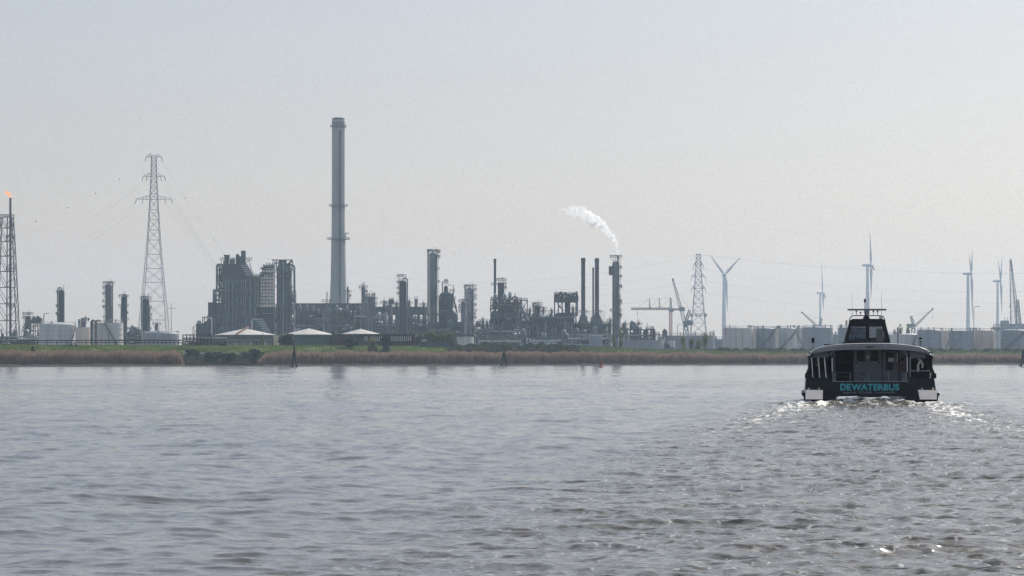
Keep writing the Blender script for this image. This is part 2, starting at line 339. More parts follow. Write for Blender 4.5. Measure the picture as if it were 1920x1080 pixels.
def water_mat(m):
    n = m.node_tree.nodes; l = m.node_tree.links; b = n['Principled BSDF']
    b.inputs['IOR'].default_value = 1.333; b.inputs['Roughness'].default_value = 0.10
    geo = n.new('ShaderNodeNewGeometry'); sp = n.new('ShaderNodeSeparateXYZ'); l.new(geo.outputs['Position'], sp.inputs[0])
    # silt colour
    nz = n.new('ShaderNodeTexNoise'); nz.inputs['Scale'].default_value = 0.05; nz.inputs['Detail'].default_value = 4; l.new(geo.outputs['Position'], nz.inputs['Vector'])
    mx = n.new('ShaderNodeMix'); mx.data_type = 'RGBA'; mx.inputs['A'].default_value = (0.074, 0.069, 0.060, 1); mx.inputs['B'].default_value = (0.094, 0.086, 0.074, 1)
    l.new(nz.outputs['Fac'], mx.inputs['Factor'])
    fo = n.new('ShaderNodeAttribute'); fo.attribute_name = 'foam_glint'
    fn = n.new('ShaderNodeTexNoise'); fn.inputs['Scale'].default_value = 3.0; fn.inputs['Detail'].default_value = 5; l.new(geo.outputs['Position'], fn.inputs['Vector'])
    f1 = n.new('ShaderNodeMath'); f1.operation = 'MULTIPLY_ADD'; f1.inputs[1].default_value = 2.0; f1.inputs[2].default_value = -1.25; l.new(fn.outputs['Fac'], f1.inputs[0])
    f2 = n.new('ShaderNodeMath'); f2.operation = 'MULTIPLY_ADD'; f2.inputs[1].default_value = 1.5; l.new(fo.outputs['Fac'], f2.inputs[0]); l.new(f1.outputs[0], f2.inputs[2])
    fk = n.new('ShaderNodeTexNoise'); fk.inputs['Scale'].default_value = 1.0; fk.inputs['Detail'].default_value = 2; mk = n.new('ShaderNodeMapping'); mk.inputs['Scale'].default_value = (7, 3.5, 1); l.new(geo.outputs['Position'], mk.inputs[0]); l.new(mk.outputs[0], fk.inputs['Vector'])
    ks = n.new('ShaderNodeMapRange'); ks.inputs['From Min'].default_value = 0.635; ks.inputs['From Max'].default_value = 0.70; l.new(fk.outputs['Fac'], ks.inputs[0])  # pale flecks in the churned wake: sun glints put into the colour
    f3 = n.new('ShaderNodeMath'); f3.operation = 'MULTIPLY'; f3.inputs[1].default_value = 5.0; f3.use_clamp = True; l.new(fo.outputs['Fac'], f3.inputs[0])
    fc = n.new('ShaderNodeMath'); fc.operation = 'MULTIPLY'; fc.use_clamp = True; l.new(f2.outputs[0], fc.inputs[0]); l.new(f3.outputs[0], fc.inputs[1])
    ch = n.new('ShaderNodeAttribute'); ch.attribute_name = 'churn'
    mc = n.new('ShaderNodeMix'); mc.data_type = 'RGBA'; mc.inputs['B'].default_value = (0.118, 0.104, 0.084, 1); l.new(ch.outputs['Fac'], mc.inputs['Factor']); l.new(mx.outputs['Result'], mc.inputs['A'])
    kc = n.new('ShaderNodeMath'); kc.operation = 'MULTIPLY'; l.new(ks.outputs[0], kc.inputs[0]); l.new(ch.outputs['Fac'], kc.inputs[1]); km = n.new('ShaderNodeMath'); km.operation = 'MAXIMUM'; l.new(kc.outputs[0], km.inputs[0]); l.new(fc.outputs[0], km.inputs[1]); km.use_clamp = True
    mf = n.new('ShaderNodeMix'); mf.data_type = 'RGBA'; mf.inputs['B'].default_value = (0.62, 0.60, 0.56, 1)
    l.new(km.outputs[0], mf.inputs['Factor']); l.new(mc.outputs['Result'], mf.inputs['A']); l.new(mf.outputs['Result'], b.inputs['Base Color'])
    # wind ripples, stronger in some stretches of the river than in others
    cr = n.new('ShaderNodeFloatCurve'); md = n.new('ShaderNodeMapRange'); md.inputs['From Min'].default_value = 0; md.inputs['From Max'].default_value = 1000
    wn = n.new('ShaderNodeTexNoise'); wn.inputs['Scale'].default_value = 1.0; wn.inputs['Detail'].default_value = 3
    mp = n.new('ShaderNodeMapping'); mp.inputs['Scale'].default_value = (0.010, 0.018, 1); l.new(geo.outputs['Position'], mp.inputs[0]); l.new(mp.outputs[0], wn.inputs['Vector'])
    wa = n.new('ShaderNodeMath'); wa.operation = 'MULTIPLY_ADD'; wa.inputs[1].default_value = 45; l.new(wn.outputs['Fac'], wa.inputs[0]); l.new(sp.outputs['Y'], wa.inputs[2])
    l.new(wa.outputs[0], md.inputs[0]); l.new(md.outputs[0], cr.inputs['Value'])
    cu = cr.mapping.curves[0]
    for x_, y_ in ((0.10, 0.32), (0.19, 0.36), (0.225, 0.22), (0.255, 0.25), (0.285, 0.75), (0.35, 0.7), (0.39, 0.18), (0.6, 0.15)): cu.points.new(x_, y_)
    cu.points[0].location = (0, 0.3); cu.points[-1].location = (1, 0.15); cr.mapping.update()
    def ripple(sc, rot, det):
        t = n.new('ShaderNodeTexNoise'); t.inputs['Scale'].default_value = 1.0; t.inputs['Detail'].default_value = det; t.inputs['Roughness'].default_value = 0.6
        m_ = n.new('ShaderNodeMapping'); m_.inputs['Scale'].default_value = sc; m_.inputs['Rotation'].default_value = (0, 0, rot); l.new(geo.outputs['Position'], m_.inputs[0]); l.new(m_.outputs[0], t.inputs['Vector'])
        v = n.new('ShaderNodeVectorMath'); v.operation = 'SUBTRACT'; v.inputs[1].default_value = (.5, .5, .5); l.new(t.outputs['Color'], v.inputs[0]); return v
    ra, rb = ripple((1.3, 3.6, 1), 0.0, 3), ripple((6, 13, 1), 0.3, 2)
    vs_ = n.new('ShaderNodeVectorMath'); vs_.operation = 'SCALE'; vs_.inputs['Scale'].default_value = 0.8; l.new(rb.outputs[0], vs_.inputs[0])
    va = n.new('ShaderNodeVectorMath'); va.operation = 'ADD'; l.new(ra.outputs[0], va.inputs[0]); l.new(vs_.outputs[0], va.inputs[1])
    vf = n.new('ShaderNodeVectorMath'); vf.operation = 'MULTIPLY'; vf.inputs[1].default_value = (0.8, 1.0, 0.0); l.new(va.outputs[0], vf.inputs[0])
    cb = n.new('ShaderNodeMath'); cb.operation = 'MULTIPLY_ADD'; cb.inputs[1].default_value = CHURN_K; l.new(ch.outputs['Fac'], cb.inputs[0]); l.new(cr.outputs[0], cb.inputs[2])
    vk = n.new('ShaderNodeVectorMath'); vk.operation = 'SCALE'; l.new(vf.outputs[0], vk.inputs[0]); l.new(cb.outputs[0], vk.inputs['Scale'])
    vn = n.new('ShaderNodeVectorMath'); vn.operation = 'ADD'; l.new(geo.outputs['Normal'], vn.inputs[0]); l.new(vk.outputs[0], vn.inputs[1])
    vz = n.new('ShaderNodeVectorMath'); vz.operation = 'NORMALIZE'; l.new(vn.outputs[0], vz.inputs[0]); l.new(vz.outputs[0], b.inputs['Normal'])
    rr = n.new('ShaderNodeMath'); rr.operation = 'MULTIPLY_ADD'; rr.inputs[1].default_value = 0.5; rr.inputs[2].default_value = 0.09; l.new(fc.outputs[0], rr.inputs[0]); r3 = n.new('ShaderNodeMath'); r3.operation = 'MULTIPLY_ADD'; r3.inputs[1].default_value = 0.06; l.new(ch.outputs['Fac'], r3.inputs[0]); l.new(rr.outputs[0], r3.inputs[2]); l.new(r3.outputs[0], b.inputs['Roughness'])
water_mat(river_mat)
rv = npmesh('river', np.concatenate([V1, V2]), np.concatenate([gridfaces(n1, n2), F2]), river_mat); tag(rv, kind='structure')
at = rv.data.attributes.new('foam_glint', 'FLOAT', 'POINT'); at.data.foreach_set('value', np.concatenate([foam_glint.ravel(), np.zeros(len(V2))]).astype(np.float32))

# ------------------------------------------------------------------ haze over everything
hm = bpy.data.materials.new('haze'); hm.use_nodes = True; hn = hm.node_tree.nodes; hn.remove(hn['Principled BSDF'])
pv = hn.new('ShaderNodeVolumePrincipled'); pv.inputs['Color'].default_value = (0.62, 0.81, 1.0, 1); pv.inputs['Density'].default_value = 0.000088; pv.inputs['Anisotropy'].default_value = 0.35
hm.node_tree.links.new(pv.outputs[0], hn['Material Output'].inputs['Volume'])
o = MB().box(-2600, 2600, -400, 7000, -6.5, 200).build('haze', hm); tag(o, kind='stuff')

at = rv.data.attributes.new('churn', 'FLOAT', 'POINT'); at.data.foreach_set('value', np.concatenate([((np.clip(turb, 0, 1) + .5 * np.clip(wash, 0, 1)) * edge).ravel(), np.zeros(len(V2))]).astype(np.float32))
# ------------------------------------------------------------------ ferry
M['navy'] = mat('dark navy hull paint', (0.006, 0.009, 0.015), 0.3, 0, 0.2, 1.5, spec=0.2)
M['panel'] = mat('light grey deck panel', (0.095, 0.107, 0.125), 0.5, 0, 0.06, 2)
M['boatwhite'] = mat('off white deckhouse paint', (0.68, 0.66, 0.61), 0.4, 0, 0.06, 1.5)
M['black'] = mat('black coaming', (0.005, 0.005, 0.007), 0.5, 0, 0.2, 3, spec=0.2)
M['stainless'] = mat('brushed stainless steel', (0.80, 0.66, 0.55), 0.28, 1.0, 0.05, 4)
M['teal'] = mat('teal lettering', (0.045, 0.34, 0.38), 0.5, 0, 0.04)
M['greyletter'] = mat('grey lettering', (0.17, 0.19, 0.21), 0.5, 0, 0.05)
M['rail'] = mat('rail steel', (0.22, 0.23, 0.25), 0.4, 0.4, 0.05)
M['darkrail'] = mat('dark rail', (0.05, 0.055, 0.065), 0.4, 0.3, 0.05)
M['orange'] = mat('faded orange lifebuoy', (0.22, 0.075, 0.05), 0.6, 0, 0.1, 5)
def glass(name, c, a):
    m = bpy.data.materials.new(name); m.use_nodes = True; n = m.node_tree.nodes; l = m.node_tree.links; b = n['Principled BSDF']
    b.inputs['Base Color'].default_value = (*c, 1); b.inputs['Roughness'].default_value = 0.05
    t = n.new('ShaderNodeBsdfTransparent'); t.inputs[0].default_value = (0.62, 0.68, 0.75, 1); x = n.new('ShaderNodeMixShader'); x.inputs[0].default_value = a
    l.new(b.outputs[0], x.inputs[1]); l.new(t.outputs[0], x.inputs[2]); l.new(x.outputs[0], n['Material Output'].inputs[0]); return m
M['glass'] = glass('tinted wheelhouse glass', (0.02, 0.025, 0.03), 0.55)
M['darkglass'] = mat('dark cabin glass', (0.006, 0.007, 0.009), 0.35, 0, 0.1, spec=0.15)
ferry = empty('ferry', (BOAT[0], BOAT[1], 0), 'dark navy twin hulled passenger ferry seen from astern with teal lettering on its stern', 'ferry', rz=BROT)
S_ = 176.7
def W(cx, cy, d=0.0):      # crop pixel to boat metres at depth d ahead of the stern
    k = (163 + d) / 163
    return (cx - 683) / S_ * k + d * math.sin(R(1.4)), EYE + ((1013 - cy) / S_ - EYE) * k
def B(mb, name, m, parent=None, smooth=False): return mb.build(name, m, parent or ferry, smooth)
def loft(secs):
    """rings of equal length along y, capped"""
    n = len(secs[0][1]); mb = MB(); vs = []; fs = []
    for y, ring in secs: vs += [(x, y, z) for x, z in ring]
    for i in range(len(secs) - 1):
        for k in range(n):
            k2 = (k + 1) % n; fs.append((i * n + k, (i + 1) * n + k, (i + 1) * n + k2, i * n + k2))
    fs.append(tuple(range(n))); fs.append(tuple((len(secs) - 1) * n + k for k in range(n))[::-1])
    return mb.add(vs, fs)
hull_o = [(-3.55, -.3), (-3.66, .5), (-3.56, .68), (-3.5, 1.38), (-2.12, 1.40), (-2.10, 1.2), (2.07, 1.2), (2.09, 1.40), (3.45, 1.38), (3.55, .68), (3.68, .5), (3.58, -.3),
          (2.0, -.3), (1.86, .40), (.66, .42), (.54, .355), (-.62, .355), (-.74, .42), (-1.84, .40), (-2.0, -.3)]
def hs(kx, dz): return [(x * kx, z + dz * (1 if z < 1 else 0.4)) for x, z in hull_o]
B(loft([(0, hs(1, 0)), (12, hs(1, 0)), (15.5, hs(.93, .1)), (18.5, hs(.72, .5))]), 'hull', 'navy')
# rubbing strakes along both sides
for s_ in (-1, 1):
    B(MB().tube([(s_ * 3.66, -.05, .52), (s_ * 3.66, 12, .52), (s_ * 3.42, 15.5, .62)], .09, 8), 'fender', 'black')
    B(MB().box(*sorted((s_ * 3.30, s_ * 3.56)), -.02, 1.3, 1.385, 1.66), 'bollard_box', 'navy')
# stern steps of polished steel
for x0, x1, lab in ((-3.53, -2.60, 0), (2.60, 3.56, 1)):
    mb = MB(); sk = 0.05 if lab else 0
    mb.add([(x0 + sk, -.60, .25), (x1, -.60, .25), (x1 + .01, -.50, .75), (x0 - sk, -.50, .77), (x0 + sk, -.02, .25), (x1, -.02, .25), (x1 + .01, -.02, .75), (x0 - sk, -.02, .77)], [(0, 1, 2, 3), (4, 7, 6, 5), (0, 4, 5, 1), (1, 5, 6, 2), (2, 6, 7, 3), (3, 7, 4, 0)])
    B(mb, 'stern_step', 'stainless')
    m2 = MB(); m2.box(x0 + .02, x1 - .02, -.50, -.02, .10, .247); B(m2, 'step_bracket', 'black')
    m3 = MB(); 
    for xx in (x0 + .18, x1 - .2): B(MB().lathe([(.03, .76), (.045, .80), (.045, .86), (.02, .88)], xx, -.3, 8), 'cleat', 'stainless')
# deck, deckhouse, recess
B(MB().box(-3.3, 3.3, .02, 16, 1.19, 1.205), 'deck', 'panel')
hw = MB()
Yb = 1.6
def panel(mb, cx0, cx1, cy0, cy1, y0, y1):
    mb.box((cx0 - 683) / S_, (cx1 - 683) / S_, y0, y1, (1013 - cy1) / S_, (1013 - cy0) / S_)
bw = MB(); panel(bw, 318, 352, 470, 801, Yb, Yb + .1); panel(bw, 527, 560, 470, 801, Yb, Yb + .1); panel(bw, 560, 765, 470, 500, Yb, Yb + .1); panel(bw, 560, 765, 600, 801, Yb, Yb + .1)
panel(bw, 634, 690, 500, 600, Yb, Yb + .1); panel(bw, 765, 802, 470, 801, Yb, Yb + .1); panel(bw, 966, 1042, 470, 801, Yb, Yb + .1); panel(bw, 352, 527, 470, 492, Yb, Yb + .1); panel(bw, 802, 966, 470, 492, Yb, Yb + .1)
B(bw, 'rear_bulkhead', 'panel')
for a, b_ in ((562, 634), (691, 764)):
    fr_ = B((lambda m: (panel(m, a, b_, 499, 505, Yb - .03, Yb + .02), panel(m, a, b_, 596, 602, Yb - .03, Yb + .02), panel(m, a, a + 6, 505, 596, Yb - .03, Yb + .02), panel(m, b_ - 6, b_, 505, 596, Yb - .03, Yb + .02), m)[-1])(MB()), 'window', 'black')
    m = MB(); panel(m, a + 6, b_ - 6, 505, 596, Yb + .01, Yb + .03); B(m, 'pane', 'darkglass', fr_)
m = MB(); panel(m, 800, 808, 492, 801, Yb - .04, Yb + .06); panel(m, 960, 970, 492, 801, Yb - .04, Yb + .06); panel(m, 808, 960, 492, 504, Yb - .04, Yb + .06)
df = B(m, 'door_frame', 'black')
m = MB(); panel(m, 809, 835, 505, 800, Yb, Yb + .05); panel(m, 910, 959, 505, 800, Yb, Yb + .05); panel(m, 835, 910, 505, 520, Yb, Yb + .05); panel(m, 835, 910, 692, 800, Yb, Yb + .05)
dr = B(m, 'door', 'panel')
m = MB(); panel(m, 836, 909, 521, 691, Yb + .02, Yb + .04); B(m, 'pane', M['darkglass'], dr)
m = MB(); panel(m, 862, 912, 568, 608, Yb - .015, Yb - .005); B(m, 'notice', 'winlight', dr)
m = MB(); panel(m, 946, 953, 520, 612, Yb - .05, Yb - .01); B(m, 'handle', 'boatwhite', dr)
# open doorway with a dark passage behind
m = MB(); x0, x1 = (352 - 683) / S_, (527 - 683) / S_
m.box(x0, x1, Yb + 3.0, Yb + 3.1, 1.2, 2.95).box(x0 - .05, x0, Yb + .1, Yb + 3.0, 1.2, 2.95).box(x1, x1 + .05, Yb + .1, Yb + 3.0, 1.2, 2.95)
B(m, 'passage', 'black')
# deckhouse body forward of the bulkhead
m = MB(); m.box(x1 + .06, 2.04, Yb + .11, Yb + 3.0, 1.2, 2.93); m.box(-3.22, 3.16, Yb + 3.1, 15, 1.2, 2.8); m.box(-2.06, -1.95, .3, Yb + 3, 1.2, 2.92); m.box(1.98, 2.06, .3, Yb, 1.2, 2.92)
B(m, 'deckhouse', 'darkclad')
# small fittings on the bulkhead
for cx, cy in ((551, 614), (773, 614), (605, 775), (612, 722)):
    x_, z_ = (cx - 683) / S_, (1013 - cy) / S_
    B(MB().hcyl((x_, Yb - .06, z_), (x_, Yb, z_), .055, 10), 'fitting', 'black')
m = MB(); panel(m, 652, 672, 540, 580, Yb - .01, Yb); B(m, 'notice', 'winlight')
m = MB(); panel(m, 985, 1018, 572, 598, Yb - .02, Yb - .004); B(m, 'notice', 'black')
# side lockers with a curved roof edge and windows
for s_, xs in ((-1, (300, 75)), (1, (1062, 1262))):
    xa = (xs[0] - 683) / S_; xb = (xs[1] - 683) / S_; lo_, hi_ = min(xa, xb), max(xa, xb)
    m = MB()
    if s_ < 0: panel(m, 130, 282, 508, 562, .35, .45)
    else: panel(m, 1062, 1213, 508, 573, .35, .45)
    B(m, 'valance', 'panel')
    m = MB(); m.box(lo_ + .05, hi_ - .1, 2.6, 2.7, 1.2, 2.7); B(m, 'side_passage_end', 'black')
    # curved outer shell
    m = MB()
    prof = [(s_ * 3.50, 1.66), (s_ * 3.38, 1.95), (s_ * 3.34, 2.35), (s_ * 3.44, 2.66), (s_ * 3.36, 2.78), (s_ * 3.2, 2.84)]
    for a, b_ in zip(prof[:-1], prof[1:]):
        m.add([(a[0], .2, a[1]), (a[0], 9, a[1]), (b_[0], 9, b_[1]), (b_[0], .2, b_[1]), (a[0] - s_ * .09, .2, a[1]), (a[0] - s_ * .09, 9, a[1]), (b_[0] - s_ * .09, 9, b_[1]), (b_[0] - s_ * .09, .2, b_[1])],
              [(0, 1, 2, 3), (4, 7, 6, 5), (0, 3, 7, 4), (1, 5, 6, 2)])
    B(m, 'side_shell', 'navy')
    m = MB(); m.box(*sorted((xa, xb)), 1.2, 1.28, 1.4, 1.75); B(m, 'bench', 'black')
    m = MB(); x_ = s_ * 3.36; m.box(x_ - .09, x_ + .09, .10, .19, 2.62, 2.74); B(m, 'stern_light', 'boatwhite')
# white posts of the port awning frame
for cx0, cx1, cy0, cy1 in ((118, 130, 570, 760), (182, 196, 566, 764), (240, 258, 562, 764)):
    B(MB().beam(((cx0 - 683) / S_, .25, (1013 - cy0) / S_), ((cx1 - 683) / S_, .25, (1013 - cy1) / S_), .05), 'awning_post', 'boatwhite')
B(MB().beam(((78 - 683) / S_, .25, (1013 - 566) / S_), ((246 - 683) / S_, .25, (1013 - 562) / S_), .05), 'awning_rail', 'panel')
B(MB().beam(((315 - 683) / S_, .2, (1013 - 572) / S_), ((317 - 683) / S_, .2, (1013 - 706) / S_), .045), 'grab_pole', 'boatwhite')
B(MB().beam(((1034 - 683) / S_, .2, (1013 - 560) / S_), ((1037 - 683) / S_, .2, (1013 - 706) / S_), .04), 'grab_pole', 'boatwhite')
B(MB().beam(((1064 - 683) / S_, .2, (1013 - 560) / S_), ((1064 - 683) / S_, .2, (1013 - 750) / S_), .055), 'grab_pole', 'rail')
B(MB().beam(((1062 - 683) / S_, .25, (1013 - 694) / S_), ((1255 - 683) / S_, .25, (1013 - 694) / S_), .05), 'side_rail', 'rail')
# mooring gear and folded white awning seen through the starboard opening
m = MB(); m.tube([(2.62, .8, 1.75), (2.60, .8, 2.1), (2.75, .8, 2.4), (2.62, .8, 2.45)], .07, 8).tube([(2.75, .8, 2.4), (2.86, .8, 2.15), (2.84, .8, 1.95)], .06, 8); B(m, 'folded_cover', 'boatwhite')
m = MB(); m.tube([(-2.88, 1.0, 2.45), (-2.95, 1.0, 2.2), (-2.85, 1.0, 2.05)], .08, 8); B(m, 'folded_cover', 'panel')
# roof
top = [(-3.27, 2.80), (-3.05, 2.96), (-2.7, 3.10), (-2.2, 3.19), (-1.6, 3.25), (-.9, 3.285), (0, 3.30), (.9, 3.29), (1.6, 3.25), (2.2, 3.185), (2.7, 3.09), (3.05, 2.95), (3.27, 2.78)]
bot = [(3.15, 2.72), (2.6, 2.83), (1.9, 2.90), (.9, 2.95), (0, 2.965), (-.9, 2.95), (-1.9, 2.90), (-2.6, 2.83), (-3.15, 2.74)]
ring = top + bot
def rr_(k, dz): return [(x * k, z + dz) for x, z in ring]
M['fascia'] = mat('pale roof fascia', (0.20, 0.215, 0.23), 0.4)
B(loft([(0.0, [(x, z if z > 2.95 or abs(x) > 3 else z + .02) for x, z in ring]), (14, rr_(1, 0)), (16, rr_(.85, -.1))]), 'roof', 'fascia')
m = MB(); vs = []; fs = []
tt = [(x, z + .012) for x, z in top]
for i, (x, z) in enumerate(tt): vs += [(x, -.03, z - .12), (x, .32, z + .01), (x, 14, z + .012)]
for i in range(len(tt) - 1): fs += [(3 * i, 3 * i + 3, 3 * i + 4, 3 * i + 1), (3 * i + 1, 3 * i + 4, 3 * i + 5, 3 * i + 2)]
m.add(vs, fs); B(m, 'roof_skin', 'boatwhite')
for a, b_, z_ in ((-2.5, -1.7, 3.22), (-1.55, -1.35, 3.3), (1.95, 2.5, 3.18)):
    B(MB().box(a, b_, 1.0, 2.2, z_ - .03, z_ + .05), 'roof_hatch', 'black')
B(MB().box(-.17, 0.02, .5, .75, 3.29, 3.49), 'camera_housing', 'black')
B(MB().box(-.24, .14, -.06, -.035, 3.08, 3.13), 'builder_plate', 'black')
for cx, c0, c1, st in ((131, 376, 424, 0), (1160, 373, 416, 1)):
    x_, z0 = W(cx, c1, 2.5); _, z1 = W(cx, c0, 2.5); _, zb = W(cx, 482, 2.5)
    p_ = B(MB().beam((x_, 2.5, zb), (x_, 2.5, z0), .03), 'light_post', 'black')
    B(MB().box(x_ - .075, x_ + .075, 2.42, 2.58, z0, z1), 'signal_lamp', 'black', p_)
    if st: B(MB().box(x_ - .07, x_ + .07, 2.40, 2.417, z0 + .07, z0 + .12), 'reflector', 'boatwhite', p_)
# rear railing
xa, xb = -2.06, 2.03
z1_, z2_ = (1013 - 711) / S_, (1013 - 753) / S_
m = MB().tube([(xa, .06, z1_), (xb, .06, z1_)], .022, 6); B(m, 'top_rail', 'darkrail')
m = MB().tube([(xa, .06, z2_), (xb, .06, z2_)], .016, 6); B(m, 'mid_rail', 'darkrail')
for cx in (322, 490, 665, 855, 1030):
    B(MB().tube([((cx - 683) / S_, .06, 1.2), ((cx - 683) / S_, .06, z1_)], .02, 6), 'rail_post', 'rail')
B(MB().box(-2.09, 2.06, -.012, .05, 1.2, 1.235), 'deck_edge', 'rail')
m = MB(); panel(m, 320, 352, 708, 796, .08, .14); B(m, 'rail_panel', 'panel')
m = MB(); panel(m, 992, 1030, 712, 796, .08, .14); B(m, 'rail_panel', 'panel')
# brackets holding the roof corner
for cx, s_ in ((300, 1), (1030, -1)):
    x_ = (cx - 683) / S_; m = MB().tube([(x_, .3, 2.62), (x_ + .04 * s_, .3, 2.75), (x_ + .2 * s_, .3, 2.90)], .08, 8); B(m, 'roof_bracket', 'panel')
# wheelhouse
d0, d1 = 6.5, 9.2
def q(cx, cy, d=d0): x_, z_ = W(cx, cy, d); return Vector((x_, d, z_))
BL, BR, TL, TR = q(437, 425), q(871, 425), q(492, 210), q(818, 210)
dv = Vector((0, d1 - d0, 0)); tv = Vector((0, .5, 0))
def bar(a, b, w): B(MB().beam(a, b, w), 'window_post', 'black')
bl2, br2, tl2, tr2 = BL + dv, BR + dv, TL + dv - tv, TR + dv - tv
tlr, trr = TL + tv * .4, TR + tv * .4
for a, b_, w_ in ((BL, tlr, .17), (BR, trr, .17), (bl2, tl2, .13), (br2, tr2, .13)): bar(a + Vector((0.06 if a.x < 0 else -.06, 0, 0)), b_ + Vector((0.06 if a.x < 0 else -.06, 0, 0)), w_)
cm = (BL + BR) / 2 + Vector((.02, 0, 0)); cmt = (tlr + trr) / 2; bar(cm, cmt, .17)
cm2 = (bl2 + br2) / 2; cmt2 = (tl2 + tr2) / 2; bar(cm2, cmt2, .10)
m = MB()
def quadbox(mb, a, b, c, d, t):
    n_ = (b - a).cross(d - a).normalized() * t
    mb.add([a, b, c, d, a + n_, b + n_, c + n_, d + n_], [(0, 1, 2, 3), (7, 6, 5, 4), (0, 4, 5, 1), (1, 5, 6, 2), (2, 6, 7, 3), (3, 7, 4, 0)])
lerp = lambda a, b, t: a.lerp(b, t)
f1 = .27; f0 = .06
quadbox(m, lerp(TL, BL, f1), lerp(TR, BR, f1), TR, TL, -.06); quadbox(m, BL, BR, lerp(BR, TR, f0), lerp(BL, TL, f0), -.06)
quadbox(m, bl2, br2, lerp(br2, tr2, .25), lerp(bl2, tl2, .25), .06); quadbox(m, lerp(tl2, bl2, .1), lerp(tr2, br2, .1), tr2, tl2, .06)
quadbox(m, BL, bl2, lerp(bl2, tl2, .25), lerp(BL, TL, .25), .05); quadbox(m, BR, br2, lerp(br2, tr2, .25), lerp(BR, TR, .25), -.05)
B(m, 'wheelhouse_wall', 'black')
m = MB(); e = .06
m.add([TL + Vector((-e, -e, -.02)), TR + Vector((e, -e, -.02)), tr2 + Vector((e, e, -.02)), tl2 + Vector((-e, e, -.02)), TL + Vector((.1, 0, .10)), TR + Vector((-.1, 0, .10)), tr2 + Vector((-.1, 0, .10)), tl2 + Vector((.1, 0, .10))],
      [(0, 3, 2, 1), (4, 5, 6, 7), (0, 1, 5, 4), (1, 2, 6, 5), (2, 3, 7, 6), (3, 0, 4, 7)])
B(m, 'wheelhouse_roof', 'black')
for (a, b_, c_, d_) in ((lerp(BL, TL, f0), lerp(cm, cmt, f0), lerp(cmt, cm, f1), lerp(TL, BL, f1)), (lerp(cm, cmt, f0), lerp(BR, TR, f0), lerp(TR, BR, f1), lerp(cmt, cm, f1)),
                      (lerp(bl2, tl2, .25), lerp(br2, tr2, .25), lerp(tr2, br2, .1), lerp(tl2, bl2, .1)), (lerp(BL, TL, .25), lerp(bl2, tl2, .25), tl2, TL), (lerp(BR, TR, .25), lerp(br2, tr2, .25), tr2, TR)):
    mm = MB(); off_ = Vector((0, .03, 0)); mm.add([a + off_, b_ + off_, c_ + off_, d_ + off_], [(0, 1, 2, 3)]); B(mm, 'wheelhouse_window', 'glass')
def inbox(cx0, cx1, cy0, cy1, d, t, name, mt):
    x0_, z0_ = W(cx0, cy1, d); x1_, z1b = W(cx1, cy0, d); B(MB().box(x0_, x1_, d, d + t, z0_, z1b), name, mt)
inbox(738, 803, 288, 412, 7.6, .3, 'cabinet', 'boatwhite'); inbox(604, 638, 342, 380, 8.2, .1, 'instrument_screen', 'boatwhite')
inbox(560, 780, 375, 425, 8.4, .4, 'console', 'black')
x0_, _ = W(482, 0, 7.2); 
m = MB(); 
for cxa, cxb, cya, cyb in ((480, 488, 315, 405), (514, 522, 318, 405), (488, 514, 315, 323), (498, 502, 323, 400)):
    xa_, za_ = W(cxa, cyb, 7.2); xb_, zb_ = W(cxb, cya, 7.2); m.box(xa_, xb_, 7.2, 7.25, za_, zb_)
B(m, 'inner_door_frame', 'boatwhite')
# mast gear on the wheelhouse roof
d = 7.6
def p3(cx, cy, dd=7.6): x_, z_ = W(cx, cy, dd); return (x_, dd, z_)
B(MB().tube([p3(478, 235), p3(484, 195), p3(500, 168), p3(520, 163), p3(780, 163), p3(805, 170), p3(818, 195), p3(824, 235)], .028, 8), 'roof_bar', 'darkrail')
for cx in (474, 828): x_, z_ = W(cx, 228); B(MB().box(x_ - .06, x_ + .06, 7.45, 7.75, z_ - .13 + .08, z_ + .13 + .08), 'horn_speaker', 'boatwhite')
B(MB().box(*[W(463, 0, 7.6)[0], W(835, 0, 7.6)[0]], 7.5, 7.7, W(0, 113, 7.6)[1], W(0, 97, 7.6)[1]), 'radar_scanner', 'panel')
x_, z_ = W(647, 205, 7.6); _, zt = W(0, 113, 7.6)
B(MB().lathe([(.20, z_), (.16, z_ + .12), (.13, z_ + .2), (.12, zt - .18), (.15, zt - .15), (.15, zt - .02), (.08, zt)], x_, 7.6, 12), 'radar_pedestal', 'galv')
B(MB().lathe([(.24, z_ - .05), (.17, z_ + .17), (.05, z_ + .28)], x_ - .03, 7.35, 10), 'mast_foot', 'black')
x_, zz = W(630, 205, 7.5); _, z1m = W(0, 35, 7.5); _, z2m = W(0, 0, 7.5)
B(MB().tube([(x_, 7.5, zz), (x_, 7.5, z1m)], .022, 6), 'mast', 'black'); B(MB().lathe([(.04, z1m - .01), (.06, z1m + .03), (.06, z2m - .03), (.035, z2m)], x_, 7.5, 10), 'mast_lamp', 'black')
for cx, c0, c1 in ((507, 163, -72), (790, 163, -75), (671, 150, -70)):
    a = p3(cx, c0); b_ = p3(cx - 1, c1); B(MB().tube([a, b_], .014, 5, .006), 'whip_antenna', 'rail')
for cx, c0 in ((548, 125), (588, 136), (710, 124), (751, 125)):
    a = p3(cx, 163); b_ = p3(cx, c0); pp = B(MB().tube([a, b_], .016, 6), 'lamp_stem', 'darkrail')
    B(MB().lathe([(.03, b_[2] - .03), (.055, b_[2]), (.055, b_[2] + .05), (.02, b_[2] + .06)], b_[0], b_[1], 8), 'deck_lamp', 'darkrail', pp)
a = Vector(p3(782, 182)); B(MB().hcyl(a - Vector((0, .12, 0)), a + Vector((0, .1, 0)), .11, 14), 'searchlight', 'boatwhite')
for cx in (640, 664): a = Vector(p3(cx, 190, 7.3)); B(MB().hcyl(a - Vector((0, .06, 0)), a + Vector((0, .06, 0)), .075, 12), 'deck_floodlight', 'galv')
